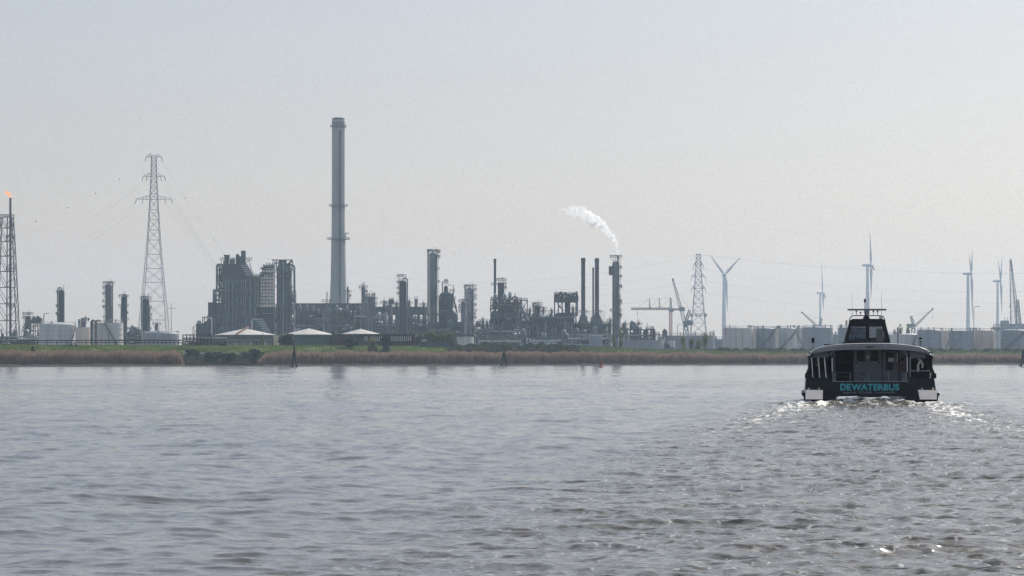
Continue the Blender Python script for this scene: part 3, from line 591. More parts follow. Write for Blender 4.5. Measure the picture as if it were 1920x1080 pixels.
# writing on the stern
def text(body, cx0, cx1, cy0, cy1, mt, name, off=0.0, sp=1.0):
    cu = bpy.data.curves.new(name, 'FONT'); cu.body = body; cu.size = 1; cu.extrude = 0.004; cu.offset = off; cu.space_character = sp; cu.resolution_u = 4
    t = bpy.data.objects.new(name, cu); dg = bpy.context.evaluated_depsgraph_get(); col.objects.link(t); dg.update()
    me = bpy.data.meshes.new_from_object(t.evaluated_get(dg)); bpy.data.objects.remove(t)
    co = np.array([v.co[:] for v in me.vertices]); lo = co.min(0); hi = co.max(0)
    X0, X1, Z0, Z1 = (cx0 - 683) / S_, (cx1 - 683) / S_, (1013 - cy1) / S_, (1013 - cy0) / S_
    for v in me.vertices:
        x, y, z = v.co; v.co = (X0 + (x - lo[0]) / (hi[0] - lo[0]) * (X1 - X0), -.012 - (z - lo[2]) * 1.0, Z0 + (y - lo[1]) / (hi[1] - lo[1]) * (Z1 - Z0))
    me.flip_normals() if False else None
    me.materials.clear(); me.materials.append(M[mt]); ob = bpy.data.objects.new(name, me); col.objects.link(ob); ob.parent = ferry; return ob
text('DE', 393, 494, 819, 884, 'teal', 'lettering', .045, 1.02)
text('WATERBUS', 500, 958, 819, 884, 'teal', 'lettering', .035, 1.05)
text('Aqua Ruby', 419, 549, 893, 917, 'greyletter', 'lettering', .01)
text('02334569', 572, 697, 893, 912, 'greyletter', 'lettering', .01)
text('Zwijndrecht [N]', 722, 916, 892, 916, 'greyletter', 'lettering', .01)
# lifebuoy on the bulkhead
mb = MB(); cx_, cz_ = (1000 - 683) / S_, (1013 - 655) / S_
pts = [(.17 * math.cos(t), .17 * math.sin(t)) for t in np.linspace(0, 2 * math.pi, 17)]
mb.tube([(a, 0, b_) for a, b_ in pts], .055, 8)
lb = mb.build('lifebuoy', 'orange'); mw = Matrix.Translation((BOAT[0], BOAT[1], 0)) @ Matrix.Rotation(BROT, 4, 'Z') @ Matrix.Translation((cx_ - .02, Yb - .08, cz_))
lb.matrix_world = mw; tag(lb, 'faded orange lifebuoy hung on the aft bulkhead of the ferry, right of the door', 'lifebuoy')
# ------------------------------------------------------------------ builders for plant equipment
rnd = random.Random(21)
def railing(mb, x0, x1, y0, y1, z, h=1.2, w=0.15, n=3):
    w = max(w, .13)
    for (a, b) in (((x0, y0), (x1, y0)), ((x1, y0), (x1, y1)), ((x1, y1), (x0, y1)), ((x0, y1), (x0, y0))):
        mb.beam((*a, z + h), (*b, z + h), w); mb.beam((*a, z + h * .5), (*b, z + h * .5), w * .8)
        for i in range(n + 1):
            f = i / n; px_, py_ = a[0] + (b[0] - a[0]) * f, a[1] + (b[1] - a[1]) * f
            mb.beam((px_, py_, z), (px_, py_, z + h), w)
def ringdeck(mb, r0, r1, z, a0, a1, n=10, w=0.19, x=0, y=0):
    """part ring of grating with a hand rail"""
    P_ = []
    for i in range(n + 1):
        t = R(a0 + (a1 - a0) * i / n); c, s_ = math.cos(t), math.sin(t)
        P_.append(((x + r0 * c, y + r0 * s_), (x + r1 * c, y + r1 * s_)))
    for i in range(n):
        (a, b), (c, d) = P_[i], P_[i + 1]
        mb.add([(*a, z), (*b, z), (*d, z), (*c, z), (*a, z + .15), (*b, z + .15), (*d, z + .15), (*c, z + .15)], [(0, 3, 2, 1), (4, 5, 6, 7), (0, 1, 5, 4), (1, 2, 6, 5), (2, 3, 7, 6), (3, 0, 4, 7)])
        mb.beam((*b, z + 1.2), (*d, z + 1.2), w); mb.beam((*b, z + .7), (*d, z + .7), w * .7)
    for i in range(0, n + 1, 2): mb.beam((*P_[i][1], z), (*P_[i][1], z + 1.2), w)
def column(label, px, ytop, wpx, D, m='clad', ybot=None, decks=(), pipe=0, top='dome', name='distillation_tower', cat='refinery tower', group='process columns of the refinery', side=1, bands=True, ladder=True, gear=True):
    """tall vessel: shell, decks, ladder, overhead line bent over the top"""
    u = Unit(name, label, cat, px, D, group); r = wpx / 2 * u.s; zt = u.Z(ytop)
    mb = MB(); zd = zt - (r * 1.0 if gear else r * .6)
    prof = [(r * 1.12, 0), (r * 1.12, 3), (r, 4)]
    if bands:
        nb = max(3, int((zd - 4) / 5))
        for i in range(1, nb):
            z = 4 + (zd - 4) * i / nb; prof += [(r, z - .15), (r * 1.035, z - .1), (r * 1.035, z + .1), (r, z + .15)]
    if top == 'dome': prof += [(r, zd)] + [(max(.02, r * math.cos(t)), zd + r * .6 * math.sin(t)) for t in (.3, .6, .9, 1.2, 1.5)]
    else: prof += [(r, zt)]
    mb.lathe(prof, n=18); u.put('shell', mb, m, True)
    for k, dk in enumerate(decks):
        y_, a0, a1 = dk if isinstance(dk, tuple) else (dk, -100 + (60 if side > 0 else -160), 70 + (0 if side > 0 else 80))
        md = MB(); ringdeck(md, r * 1.02, r + 1.5, u.Z(y_), a0, a1); 
        t = R((a0 + a1) / 2)
        md.beam((r * math.cos(t), r * math.sin(t), u.Z(y_) - 1.6), ((r + 1.3) * math.cos(t), (r + 1.3) * math.sin(t), u.Z(y_)), .15)
        u.put('platform', md, 'steel')
    if ladder and decks:
        ml = MB(); a = -25 if side > 0 else 205; lx, ly = (r + .55) * math.cos(R(a)), (r + .55) * math.sin(R(a)); zl = u.Z(min([d_[0] if isinstance(d_, tuple) else d_ for d_ in decks]))
        for dx_ in (-.3, .3): ml.beam((lx + dx_, ly, 2), (lx + dx_, ly, zl), .14)
        z = 3
        while z < zl: ml.beam((lx - .3, ly, z), (lx + .3, ly, z), .07); z += 1.5
        u.put('ladder', ml, 'steel')
    if pipe:
        rp = max(.35, r * .2) * abs(pipe) ** 0; s_ = 1 if pipe > 0 else -1; xo = s_ * (r + rp * 1.3); zz = zd + r * .6
        mp = MB(); arc = [(xo * (0.5 + .5 * math.cos(t)) + 0, -.2, zz + xo * s_ * .35 * math.sin(t) + .4) for t in np.linspace(0, math.pi, 8)]
        mp.tube([(xo, -.2, 2.5)] + [(xo, -.2, zz * .5)] + arc + [(0, -.2, zz - .5)], rp, 8); u.put('overhead_pipe', mp, 'clad', True)
    if wpx > 4.5:       # small lines and nozzles running down the vessel, intermediate landings on one side
        for k in range(3):
            t = R(rnd.uniform(190, 350)); x_, y_ = (r + .45) * math.cos(t), (r + .45) * math.sin(t); za = rnd.uniform(.55, .97) * zd
            u.put('side_line', MB().tube([(x_ * .8, y_ * .8, za), (x_, y_, za - .4), (x_, y_, 2)], rnd.uniform(.14, .32), 6), rnd.choice(['galv', 'steel', 'clad']), True)
        z = 14; k = 0
        while z < zd - 5 and gear:
            md = MB(); a = (-60 if side > 0 else 150) + (k % 2) * 35; ringdeck(md, r * 1.02, r + rnd.uniform(1.1, 1.7), z, a, a + 75, 5); u.put('landing', md, 'steel'); z += rnd.uniform(6, 9); k += 1
    if gear:
        mg = MB(); zg_ = zd + r * .55
        for k in range(3):
            x_ = (k - 1) * r * .7; h = rnd.uniform(.8, 2.2); mg.tube([(x_, 0, zg_ - 1), (x_, 0, zg_ + h)], .16, 6)
        mg.beam((-r, 0, zg_ + 1.1), (r, 0, zg_ + 1.1), .12); mg.beam((r * .8, 0, zg_), (r * .8, 0, zg_ + 2.6), .12); mg.beam((r * .8, 0, zg_ + 2.6), (-r * .2, 0, zg_ + 2.6), .12)
        u.put('davit_and_vents', mg, 'steel')
    return u
def stack(label, px, ytop, wpx, D, m='darkclad', ybase=None, cone=None, rings=(), name='flue_stack', cat='stack', group='flue stacks of the refinery', wbot=None):
    u = Unit(name, label, cat, px, D, group); r = wpx / 2 * u.s; zt = u.Z(ytop); mb = MB()
    prof = [(r, 0)]; z0 = 0
    if cone: y0, y1, wc = cone; prof = [(wc / 2 * u.s * .8, 0), (wc / 2 * u.s, u.Z(y0)), (r * 1.05, u.Z(y1))]; z0 = u.Z(y1)
    z = z0 + 4
    while z < zt - 4: prof += [(r * (1 + rnd.uniform(-.03, .05)), z)]; z += 4
    prof += [(r, zt - 2.5), (r * 1.12, zt - 2.2), (r * 1.12, zt)]
    mb.lathe(prof, n=16); u.put('flue', mb, m, True)
    mi = MB(); mi.lathe([(r * .8, zt), (r * .8, zt + .15)], n=12); u.put('rim', mi, 'darksteel')
    for y_ in rings:
        md = MB(); ringdeck(md, r * 1.02, r + 1.4, u.Z(y_), 0, 360, 14); u.put('platform', md, 'steel')
    return u
def tank(label, x0, x1, ytop, D, m='tankwhite', roof='dome', rise=0.10, stair=None, rail=True, ribs=0, group='storage tanks', zg=GZ, lamp=False, rails_m='galv', name='storage_tank'):
    px = (x0 + x1) / 2; r = (x1 - x0) / 2 * D / F
    Dc = D + r; r = (x1 - x0) / 2 * math.sqrt(max(1, Dc * Dc)) / F      # centre lies behind the front face
    u = Unit(name, label, 'tank', px, Dc, group, zg=zg); h = (wz(ytop, D) - zg)
    mb = MB(); prof = [(r * 1.01, 0), (r * 1.01, .3), (r, .31)]
    nb = 6
    for i in range(1, nb): z = h * i / nb; prof += [(r, z - .03), (r * 1.0015, z), (r, z + .03)]
    prof += [(r, h - 1.1), (r * 1.012, h - 1.05), (r * 1.012, h - .95), (r, h - .9), (r, h)]
    mb.lathe(prof, n=56, cap=True); u.put('shell', mb, m, True)
    mr = MB()
    if roof == 'dome': mr.lathe([(r * .995, h + .01)] + [(r * math.cos(t), h + .02 + r * rise * math.sin(t)) for t in (.3, .6, .9, 1.2)] + [(.1, h + r * rise + .02)], n=40)
    elif roof == 'cone': mr.lathe([(r * 1.03, h + .01), (r * 1.03, h + .12), (.3, h + r * rise), (.05, h + r * rise + .3)], n=40)
    else: mr.lathe([(r * .98, h - 1.6), (r * .1, h - 1.2)], n=30)
    u.put('roof', mr, 'roofwhite' if roof == 'cone' else m, True)
    if rail:
        mg = MB(); n = max(14, int(r * 1.6))
        for i in range(n):
            a, b = 2 * math.pi * i / n, 2 * math.pi * (i + 1) / n; pa = (r * math.cos(a), r * math.sin(a)); pb = (r * math.cos(b), r * math.sin(b))
            mg.beam((*pa, h + 1.15), (*pb, h + 1.15), .08); mg.beam((*pa, h + .6), (*pb, h + .6), .06); mg.beam((*pa, h), (*pa, h + 1.15), .09)
        u.put('rim_railing', mg, rails_m)
    if stair:      # (x at top, x at bottom, hand)
        xt, xb = stair[:2]; ms = MB(); n = 26
        at_ = -math.acos(max(-1, min(1, (xt - px) * D / F / r))); ab = -math.acos(max(-1, min(1, (xb - px) * D / F / r)))
        prev = None
        for i in range(n + 1):
            t = at_ + (ab - at_) * i / n; z = h - (h - .5) * i / n; p_ = ((r + .05) * math.cos(t), (r + .05) * math.sin(t)); q_ = ((r + .95) * math.cos(t), (r + .95) * math.sin(t))
            ms.beam((*p_, z), (*q_, z), .35, .10)
            if prev: ms.beam((*prev[0], prev[1]), (*q_, z), .22, .30); ms.beam((*prev[0], prev[1] + 1.1), (*q_, z + 1.1), .09)
            if i % 2 == 0: ms.beam((*q_, z), (*q_, z + 1.1), .07)
            prev = (q_, z)
        u.put('spiral_stair', ms, 'steel')
    if rail:
        for k in range(rnd.randint(2, 5)):
            t = rnd.uniform(math.pi, 2 * math.pi); x_, y_ = .93 * r * math.cos(t), .93 * r * math.sin(t); u.put('vent', MB().lathe([(.25, h - .2), (.25, h + 1.0), (.45, h + 1.1), (.3, h + 1.5)], x_, y_, 8), 'galv')
    return u
def frame_parts(u, x0, x1, y0, y1, depth=10, nx=3, ny=4, w=.4, m='steel', brace=True, fill=.6, name='frame', floors=True, cl=True, dark='darkclad', z0=None, rail=True):
    """open steel structure between photo columns x0..x1 and rows y0 (top)..y1, crowded with drums and pipes"""
    X0, X1 = u.X(x0), u.X(x1); Zt = u.Z(y0); Zb = max(0, u.Z(y1)) if z0 is None else z0
    mb = MB(); xs = [X0 + (X1 - X0) * i / nx for i in range(nx + 1)]; zs = [Zb + (Zt - Zb) * i / ny for i in range(ny + 1)]
    for yy in (0, depth):
        for x in xs: mb.beam((x, yy, Zb), (x, yy, Zt), w)
        for z in zs[1:]: mb.beam((X0, yy, z), (X1, yy, z), w * .9)
    for x in xs:
        for z in zs[1:]: mb.beam((x, 0, z), (x, depth, z), w * .8)
    if brace:
        for i in range(nx):
            for j in range(ny):
                if rnd.random() < .45:
                    a, b = (xs[i], xs[i + 1]) if rnd.random() < .5 else (xs[i + 1], xs[i])
                    mb.beam((a, 0, zs[j]), (b, 0, zs[j + 1]), w * .55)
    u.put(name, mb, m)
    if floors:
        for z in zs[1:]:
            if rnd.random() < .75:
                mf = MB(); mf.box(X0, X1, .3, depth - .3, z - .12, z - .02)
                if rail: railing(mf, X0, X1, 0, depth, z, n=max(2, nx * 2), w=.09)
                u.put('floor', mf, m)
    if cl:
        for j in range(ny):
            for i in range(nx):
                if rnd.random() > fill: continue
                xa, xb = xs[i], xs[i + 1]; za, zb = zs[j], zs[j + 1]; hh = zb - za; ww = xb - xa; k = rnd.random(); yy = rnd.uniform(1.5, depth * .7)
                mm = MB(); mt = rnd.choice(['clad', 'galv', dark, 'steel', 'darkclad', 'steel'])
                if k < .35:
                    rr = min(hh * .32, 2.0); mm.hcyl((xa + ww * .1, yy, za + rr + .2), (xb - ww * .08, yy, za + rr + .2), rr, 12); u.put('heat_exchanger', mm, mt, True)
                elif k < .65:
                    rr = min(ww * .28, 2.2, hh * .4); cx = xa + ww * rnd.uniform(.35, .65)
                    mm.lathe([(rr * .9, za), (rr, za + .3), (rr, za + hh * .75), (rr * .6, za + hh * .88), (.1, za + hh * .9)], cx, yy, 12); u.put('drum', mm, mt, True)
                elif k < .85:
                    for q_ in range(3):
                        x_ = xa + ww * rnd.uniform(.1, .9); r_ = rnd.uniform(.15, .4)
                        mm = MB(); mm.tube([(x_, yy, za), (x_, yy, za + hh * rnd.uniform(.5, 1)), (x_ + rnd.choice([-1, 1]) * ww * .3, yy, za + hh * .95)], r_, 6); u.put('pipe', mm, mt, True)
                else:
                    mm.box(xa + ww * .12, xb - ww * .12, yy, yy + 3, za, za + hh * .7); u.put('equipment_cabin', mm, mt)
def plant(label, x0, x1, y0, D, nx, ny, depth=12, m='steel', fill=.7, backing=None, pipes=6, name='process_structure', ybot=None, w=.4, cat='process unit', group='open steel process structures', dark='darkclad'):
    u = Unit(name, label, cat, (x0 + x1) / 2, D, group)
    frame_parts(u, x0, x1, y0, 680, depth, nx, ny, w, m, True, fill, dark=dark, z0=0)
    X0, X1, Zt = u.X(x0), u.X(x1), u.Z(y0)
    if backing:
        mb = MB(); mb.box(X0 + .5, X1 - .5, depth + .5, depth + 6, 0, u.Z(backing)); 
        xk = X0 + 1
        while xk < X1 - 1: mb.box(xk, xk + .25, depth + .25, depth + .5, 0, u.Z(backing) - .2); xk += 2.2
        u.put('cladding_wall', mb, dark)
    for k in range(pipes):
        z = rnd.uniform(3, Zt * .95); r_ = rnd.uniform(.18, .5); a = X0 + rnd.uniform(-1, (X1 - X0) * .3); b = X1 + rnd.uniform(-(X1 - X0) * .3, 1); yy = rnd.uniform(-1.6, -.6)
        mm = MB(); zz = z + rnd.choice([-3, 3, -5, 4]) * 1.0
        zz = max(1.0, min(Zt, zz))
        mm.tube([(a, yy, zz), (a, yy, z), (b, yy, z), (b, yy, max(1, z - rnd.uniform(1, 5)))], r_, 6); u.put('pipe', mm, rnd.choice(['galv', 'clad', 'clad', 'steel', 'tankwhite', 'rust']), True)
    for k in range(int((X1 - X0) / 2.5)):
        x_ = rnd.uniform(X0, X1); u.put('roof_vent', MB().tube([(x_, 2, Zt - .5), (x_, 2, Zt + rnd.uniform(.8, 3.6))], rnd.choice([.15, .25, .4]), 6), 'steel')
    for k in range(5):  # white boxes added to stand for small sunlit highlights
        x_ = rnd.uniform(X0 + 1, X1 - 1); z_ = rnd.uniform(.3, .95) * Zt; ww_ = rnd.uniform(.3, 1.4); u.put('highlight_box', MB().box(x_ - ww_, x_ + ww_, -1.1, -.7, z_, z_ + rnd.uniform(.35, .9)), 'tankwhite')
    for k in range(3):
        x_ = rnd.uniform(X0, X1); rr = rnd.uniform(.7, 1.4); hh = rnd.uniform(2, 5); u.put('roof_vessel', MB().lathe([(rr, Zt - .3), (rr, Zt + hh * .7), (rr * .6, Zt + hh * .9), (.15, Zt + hh)], x_, rnd.uniform(2, depth - 2), 10), rnd.choice(['clad', 'steel', 'galv']), True)
    return u
def crown_mesh(rx, ry, h, n, leaf, seed, clumps=9, z0=0.12, shape='round'):
    r = np.random.default_rng(seed); cl = []
    for i in range(clumps):
        zf = r.uniform(z0, .95); a = r.uniform(0, 6.28)
        wr = math.sin(math.pi * min(1, zf * .9 + .12)) ** .6 if shape == 'round' else (1.0 - .55 * zf)
        cl.append((rx * .62 * wr * r.uniform(.2, 1) * math.cos(a), ry * .62 * wr * r.uniform(.2, 1) * math.sin(a), h * zf, r.uniform(.28, .5)))
    idx = r.integers(0, clumps, n); cl = np.array(cl)
    d = r.normal(size=(n, 3)); d /= np.linalg.norm(d, axis=1)[:, None]; rad = r.random(n) ** .45
    sx = cl[idx, 3] * rx; sz = cl[idx, 3] * h * (.42 if shape == 'round' else .55)
    P_ = np.stack([cl[idx, 0] + d[:, 0] * rad * sx, cl[idx, 1] + d[:, 1] * rad * sx * ry / rx, cl[idx, 2] + d[:, 2] * rad * sz], -1)
    P_[:, 2] = np.maximum(P_[:, 2], .05)
    a1 = r.normal(size=(n, 3)); a1 /= np.linalg.norm(a1, axis=1)[:, None]; a2 = np.cross(a1, r.normal(size=(n, 3))); a2 /= np.linalg.norm(a2, axis=1)[:, None]
    L = leaf * r.uniform(.6, 1.4, n)[:, None]
    V_ = np.stack([P_ - a1 * L, P_ + a2 * L * .7, P_ + a1 * L, P_ - a2 * L * .7], 1).reshape(-1, 3)
    return V_, np.arange(4 * n).reshape(-1, 4)
def plant_tree(label, px, ytop, wpx, D, m, n=500, leaf=.35, name='tree', cat='tree', group=None, shape='round', zg=None, trunk=True, seed=None):
    z0 = float(ground_z(np.array([px]), np.array([D]))[0]) if zg is None else zg
    root = empty(name, (wx(px, D), D, z0), label, cat, group); h = wz(ytop, D) - z0; rx = wpx / 2 * D / F
    V_, F_ = crown_mesh(rx, rx * .9, h * .97, n, leaf, seed if seed is not None else int(px * 7 + ytop), z0=.05 if not trunk else .15, shape=shape)
    npmesh('crown' if trunk else 'foliage', V_, F_, m, root, smooth=False)
    mb = MB(); mb.tube([(0, 0, -.3), (.05 * h * .3, 0, h * .35), (0, .1, h * .75)], max(.08, h * .025), 6, max(.03, h * .008))
    for k in range(5):
        a = rnd.uniform(0, 6.28); z = h * rnd.uniform(.15, .5); mb.tube([(0, 0, z), (rx * .5 * math.cos(a), rx * .5 * math.sin(a), z + h * .25)], h * .012, 5, h * .004)
    mb.build('trunk' if trunk else 'stem', 'bark', root)
    return root
def pylon(label, px, ytop, ybot, half, D, arms, zg=GZ, t=.42, waist=None, name='transmission_pylon', lean=0):
    u = Unit(name, label, 'pylon', px, D, 'high voltage pylons'); zt = u.Z(ytop); s_ = u.s
    # body profile as half widths at rows
    rowsb = waist; mb = MB(); prev = None
    zs = []
    for (y_, hw) in rowsb: zs.append((u.Z(y_) if y_ < 660 else 0, hw * s_))
    zs = zs[::-1]     # bottom first
    lv = []
    for (za, wa), (zb, wb) in zip(zs[:-1], zs[1:]):
        k = max(1, round((zb - za) / ((wa + wb) * .95)))
        for i in range(k): f = i / k; lv.append((za + (zb - za) * f, wa + (wb - wa) * f))
    lv.append(zs[-1])
    for (za, wa), (zb, wb) in zip(lv[:-1], lv[1:]):
        ca = [(-wa, -wa), (wa, -wa), (wa, wa), (-wa, wa)]; cb = [(-wb, -wb), (wb, -wb), (wb, wb), (-wb, wb)]
        for k in range(4):
            k2 = (k + 1) % 4
            mb.beam((*ca[k], za), (*cb[k], zb), t); mb.beam((*cb[k], zb), (*cb[k2], zb), t * .6)
            mb.beam((*ca[k], za), (*cb[k2], zb), t * .6); mb.beam((*ca[k2], za), (*cb[k], zb), t * .6)
            if wa > 6 * t * 3:
                ma = ((ca[k][0] + ca[k2][0]) / 2, (ca[k][1] + ca[k2][1]) / 2); mb.beam((*ma, za), ((ca[k][0] + cb[k][0]) / 2, (ca[k][1] + cb[k][1]) / 2, (za + zb) / 2), t * .45)
    u.put('lattice_body', mb, 'galv')
    tips = []
    for (y_, ha) in arms:
        z = u.Z(y_); L = ha * s_; wb = 1.2
        for zz, ww in lv:
            if zz <= z: wb = ww
        for sg in (-1, 1):
            ma = MB()
            for yy in (-wb * .8, wb * .8):
                ma.beam((sg * wb, yy, z), (sg * L, 0, z), t * .7); ma.beam((sg * wb, yy, z + 2.6 * s_ / .39), (sg * L, 0, z + .3), t * .6)
                for f in (.25, .5, .75): x_ = sg * (wb + (L - wb) * f); ma.beam((x_, yy * (1 - f), z), (x_, yy * (1 - f), z + (1 - f) * 2.6 * s_ / .39), t * .45)
            u.put('cross_arm', ma, 'galv')
            for f in ((1.0,) if ha < 16 else (1.0, .62)):
                mi = MB(); x_ = sg * L * f; mi.tube([(x_, 0, z), (x_ + sg * .6, 0, z - 3.2 * s_ / .39)], .22, 6); u.put('insulator', mi, 'darksteel')
                tips.append((u.root.location.x + x_ + sg * .6, D, zg + z - 3.2 * s_ / .39))
    return u, tips
def cable(label, p, q_, sag, r=.09, balls=(), n=28, group='power cables strung between the pylons'):
    p, q_ = Vector(p), Vector(q_); pts = []
    for i in range(n + 1):
        f = i / n; v = p.lerp(q_, f); v.z -= sag * 4 * f * (1 - f); pts.append(v - p)
    root = empty('power_cable', p, label, 'cable', group)
    mb = MB(); mb.tube(pts, r, 4); mb.build('wire', 'cable', root)
    for f in balls:
        v = (p.lerp(q_, f)) - p; v.z -= sag * 4 * f * (1 - f); b = MB(); b.sphere(v, .45, 8, 6); b.build('marker_ball', 'rust', root, True)
def turbine(label, px, hub, D, blades, yaw, wb=10, twr=0.0, m='turbine', feather=1.05):
    """blades: angles of the three blades in the rotor's own plane (deg, 0 = up), yaw: angle of the axis from the view line"""
    u = Unit('wind_turbine', label, 'wind turbine', px, D, 'wind turbines on the right bank'); zh = u.Z(hub); s_ = u.s
    mb = MB(); rb = wb / 2 * s_; mb.lathe([(rb, 0), (rb * .8, zh * .5), (rb * .55, zh - 1.8)], n=16); u.put('tower', mb, m, True)
    c, sn = math.cos(R(yaw)), math.sin(R(yaw)); ax = Vector((sn, -c, 0)); side = Vector((c, sn, 0))
    a = Vector((0, 0, zh)); mb = MB(); mb.tube([a - ax * 6.2, a - ax * 5.6, a - ax * 2, a + ax * 1.6, a + ax * 2.4], 1.1, 10, 2.1); u.put('nacelle', mb, m, True)
    hubp = a + ax * 3.8; mb = MB(); mb.tube([hubp - ax * 1.6, hubp, hubp + ax * 1.2, hubp + ax * 2.0], 1.7, 10, .7); u.put('hub', mb, m, True)
    L = 0
    for (ang, ln) in blades:
        t = R(ang); dr = side * math.sin(t) + Vector((0, 0, 1)) * math.cos(t); ch = ax.cross(dr).normalized(); Lm = ln * s_
        vs = []; fs = []; stn = [(0, 1.4, 1.2), (.08, 2.0, 1.1), (.2, 3.6, .9), (.45, 2.6, .6), (.75, 1.6, .4), (1, .5, .15)]
        for f, cw, th in stn:
            o_ = hubp + dr * Lm * f; tw = feather - f * .25; cd = ch * math.cos(tw) + ax * math.sin(tw); nd = dr.cross(cd).normalized()
            for (p_, q_) in ((-.35, 0), (0, .5), (.65, 0), (0, -.5)): vs.append(o_ + cd * cw * p_ + nd * th * q_)
        for i in range(len(stn) - 1):
            for k in range(4): k2 = (k + 1) % 4; fs.append((4 * i + k, 4 * i + k2, 4 * i + 4 + k2, 4 * i + 4 + k))
        fs.append((0, 3, 2, 1)); fs.append(tuple(4 * (len(stn) - 1) + k for k in range(4)))
        mb = MB(); mb.add(vs, fs); u.put('blade', mb, m, True)
    return u
# ------------------------------------------------------------------ left end: flare, columns, tanks, pylon
u = Unit('flare_tower', 'lattice flare tower burning an orange flame at the left edge', 'flare tower', 13, 1500)
mb = MB(); zt = u.Z(407); hb, ht = 22 * u.s, 10.5 * u.s; n = 9
lv = [(zt * (1 - (1 - i / n) ** 1.15), hb + (ht - hb) * (i / n)) for i in range(n + 1)]
for (za, wa), (zb, wb) in zip(lv[:-1], lv[1:]):
    ca = [(-wa, -wa), (wa, -wa), (wa, wa), (-wa, wa)]; cb = [(-wb, -wb), (wb, -wb), (wb, wb), (-wb, wb)]
    for k in range(4):
        k2 = (k + 1) % 4; mb.beam((*ca[k], za), (*cb[k], zb), .42); mb.beam((*cb[k], zb), (*cb[k2], zb), .24)
        mm_ = ((ca[k][0] + ca[k2][0]) / 2, (ca[k][1] + ca[k2][1]) / 2)
        mb.beam((*mm_, za), (*cb[k], zb), .24); mb.beam((*mm_, za), (*cb[k2], zb), .24)
u.put('lattice_frame', mb, 'steel')
mb = MB(); ringdeck(mb, .5, ht * 1.3, zt, 0, 360, 8); u.put('top_platform', mb, 'steel')
X_ = u.X(19.5); mb = MB().tube([(X_, 0, 0), (X_, 0, zt), (X_, 0, u.Z(371))], .62, 10, .55); u.put('flare_pipe', mb, 'darkclad', True)
mb = MB().tube([(u.X(12), 1, 0), (u.X(13), 1, zt)], .3, 6); u.put('riser_pipe', mb, 'steel')
mb = MB()
for z in (zt * .35, zt * .62, zt * .85): mb.box(X_ - 2, X_ + 2, -1, 1, z, z + .2); railing(mb, X_ - 2, X_ + 2, -1, 1, z)
u.put('rest_platform', mb, 'steel')
fm = bpy.data.materials.new('flame'); fm.use_nodes = True; fn_ = fm.node_tree.nodes; e_ = fn_.new('ShaderNodeEmission'); e_.inputs[0].default_value = (1.0, 0.22, 0.07, 1); e_.inputs[1].default_value = 1.6
tcf = fn_.new('ShaderNodeTexCoord'); nf = fn_.new('ShaderNodeTexNoise'); nf.inputs['Scale'].default_value = .8; rf = fn_.new('ShaderNodeValToRGB'); rf.color_ramp.elements[0].color = (1, .12, .05, 1); rf.color_ramp.elements[1].color = (1, .5, .2, 1)
fm.node_tree.links.new(tcf.outputs['Object'], nf.inputs['Vector']); fm.node_tree.links.new(nf.outputs['Fac'], rf.inputs[0]); fm.node_tree.links.new(rf.outputs[0], e_.inputs[0]); fm.node_tree.links.new(e_.outputs[0], fn_['Material Output'].inputs[0])
mb = MB(); zf = u.Z(368)
for (pts, r0, r1) in (([(X_, 0, zf), (X_ - .5, 0, zf + .9), (X_ - 1.3, 0, zf + 1.6), (X_ - 2.5, .2, zf + 3.0)], .75, .08), ([(X_ - .3, .2, zf + .5), (X_ - 1.4, .3, zf + 1.1), (X_ - 2.6, .2, zf + 1.7), (X_ - 2.7, .2, zf + 2.2)], .5, .1), ([(X_ - .2, -.2, zf), (X_ - .4, -.3, zf + 1.4), (X_ - .8, -.2, zf + 2.1)], .45, .05)): mb.tube(pts, r0, 8, r1)
fl = mb.build('flame', fm, None, True); fl.location = u.root.location; tag(fl, 'orange gas flame blowing left from the tip of the flare pipe', 'flame')

column('short dark column just right of the flare tower', 52, 590, 10, 1550, 'clad', decks=(598, (590, 0, 360), 622), side=-1)
plant('low reddish pipework and drums right of the flare tower', 58, 74, 605, 1500, 2, 4, 8, 'rust', .8, pipes=5)
column('dark column standing behind the largest white tank at left', 115.5, 541, 11, 1600, 'darkclad', decks=((549, 90, 290), (575, 90, 250), (590, 90, 300)), side=-1, pipe=-1)
tank('largest white tank at left with a low domed roof and a lamp post beside it', 73.5, 141, 608.5, 1330, 'tankwhite', 'dome', .13, stair=(140, 128))
tank('small pale tank between the two big white tanks at left', 141.5, 170.5, 613.5, 1370, 'tankbeige', 'flat', rail=False)
for k, (px, yt) in enumerate(((148.5, 598), (154, 595.5), (159.5, 598))):
    column(['left', 'middle', 'right'][k] + ' one of three short clad vessels above the small pale tank', px, yt, 4.6, 1480, 'galv', decks=(yt + 3,), gear=False, ladder=False)
tank('rust stained white tank with a diagonal stair, left of the tall pylon', 171.5, 231, 605, 1330, 'tankrust', 'flat', stair=(200, 226))
u = Unit('pipe_riser', 'two brown vertical pipes on the left side of the rust stained tank', 'pipe riser', 175, 1315)
for k, x in enumerate((171.5, 180)):
    u.put('pipe', MB().tube([(u.X(x), 0, 0), (u.X(x), 0, u.Z(603)), (u.X(x + 3), 0, u.Z(601)), (u.X(x + 6), 2, u.Z(601.5))], .5, 8), 'rust' if k else 'darkclad', True)
column('tall grey column with a side pipe behind the rust stained tank', 203.5, 530, 12, 1600, 'clad', decks=((541, 100, 260), (552, 100, 260), (577, 100, 250), (532, 0, 360)), side=-1, pipe=1)
column('slender dark column between the rust stained tank and the tall pylon', 231.5, 554, 8.5, 1600, 'darkclad', decks=((557, 0, 360), (575, -60, 240), (600, -80, 90)), pipe=1)
column('dark column seen through the legs of the tall pylon', 273.5, 557, 12.5, 1600, 'darkclad', decks=((561, 0, 360), (578, -80, 90), (598, -80, 90)), pipe=-1)
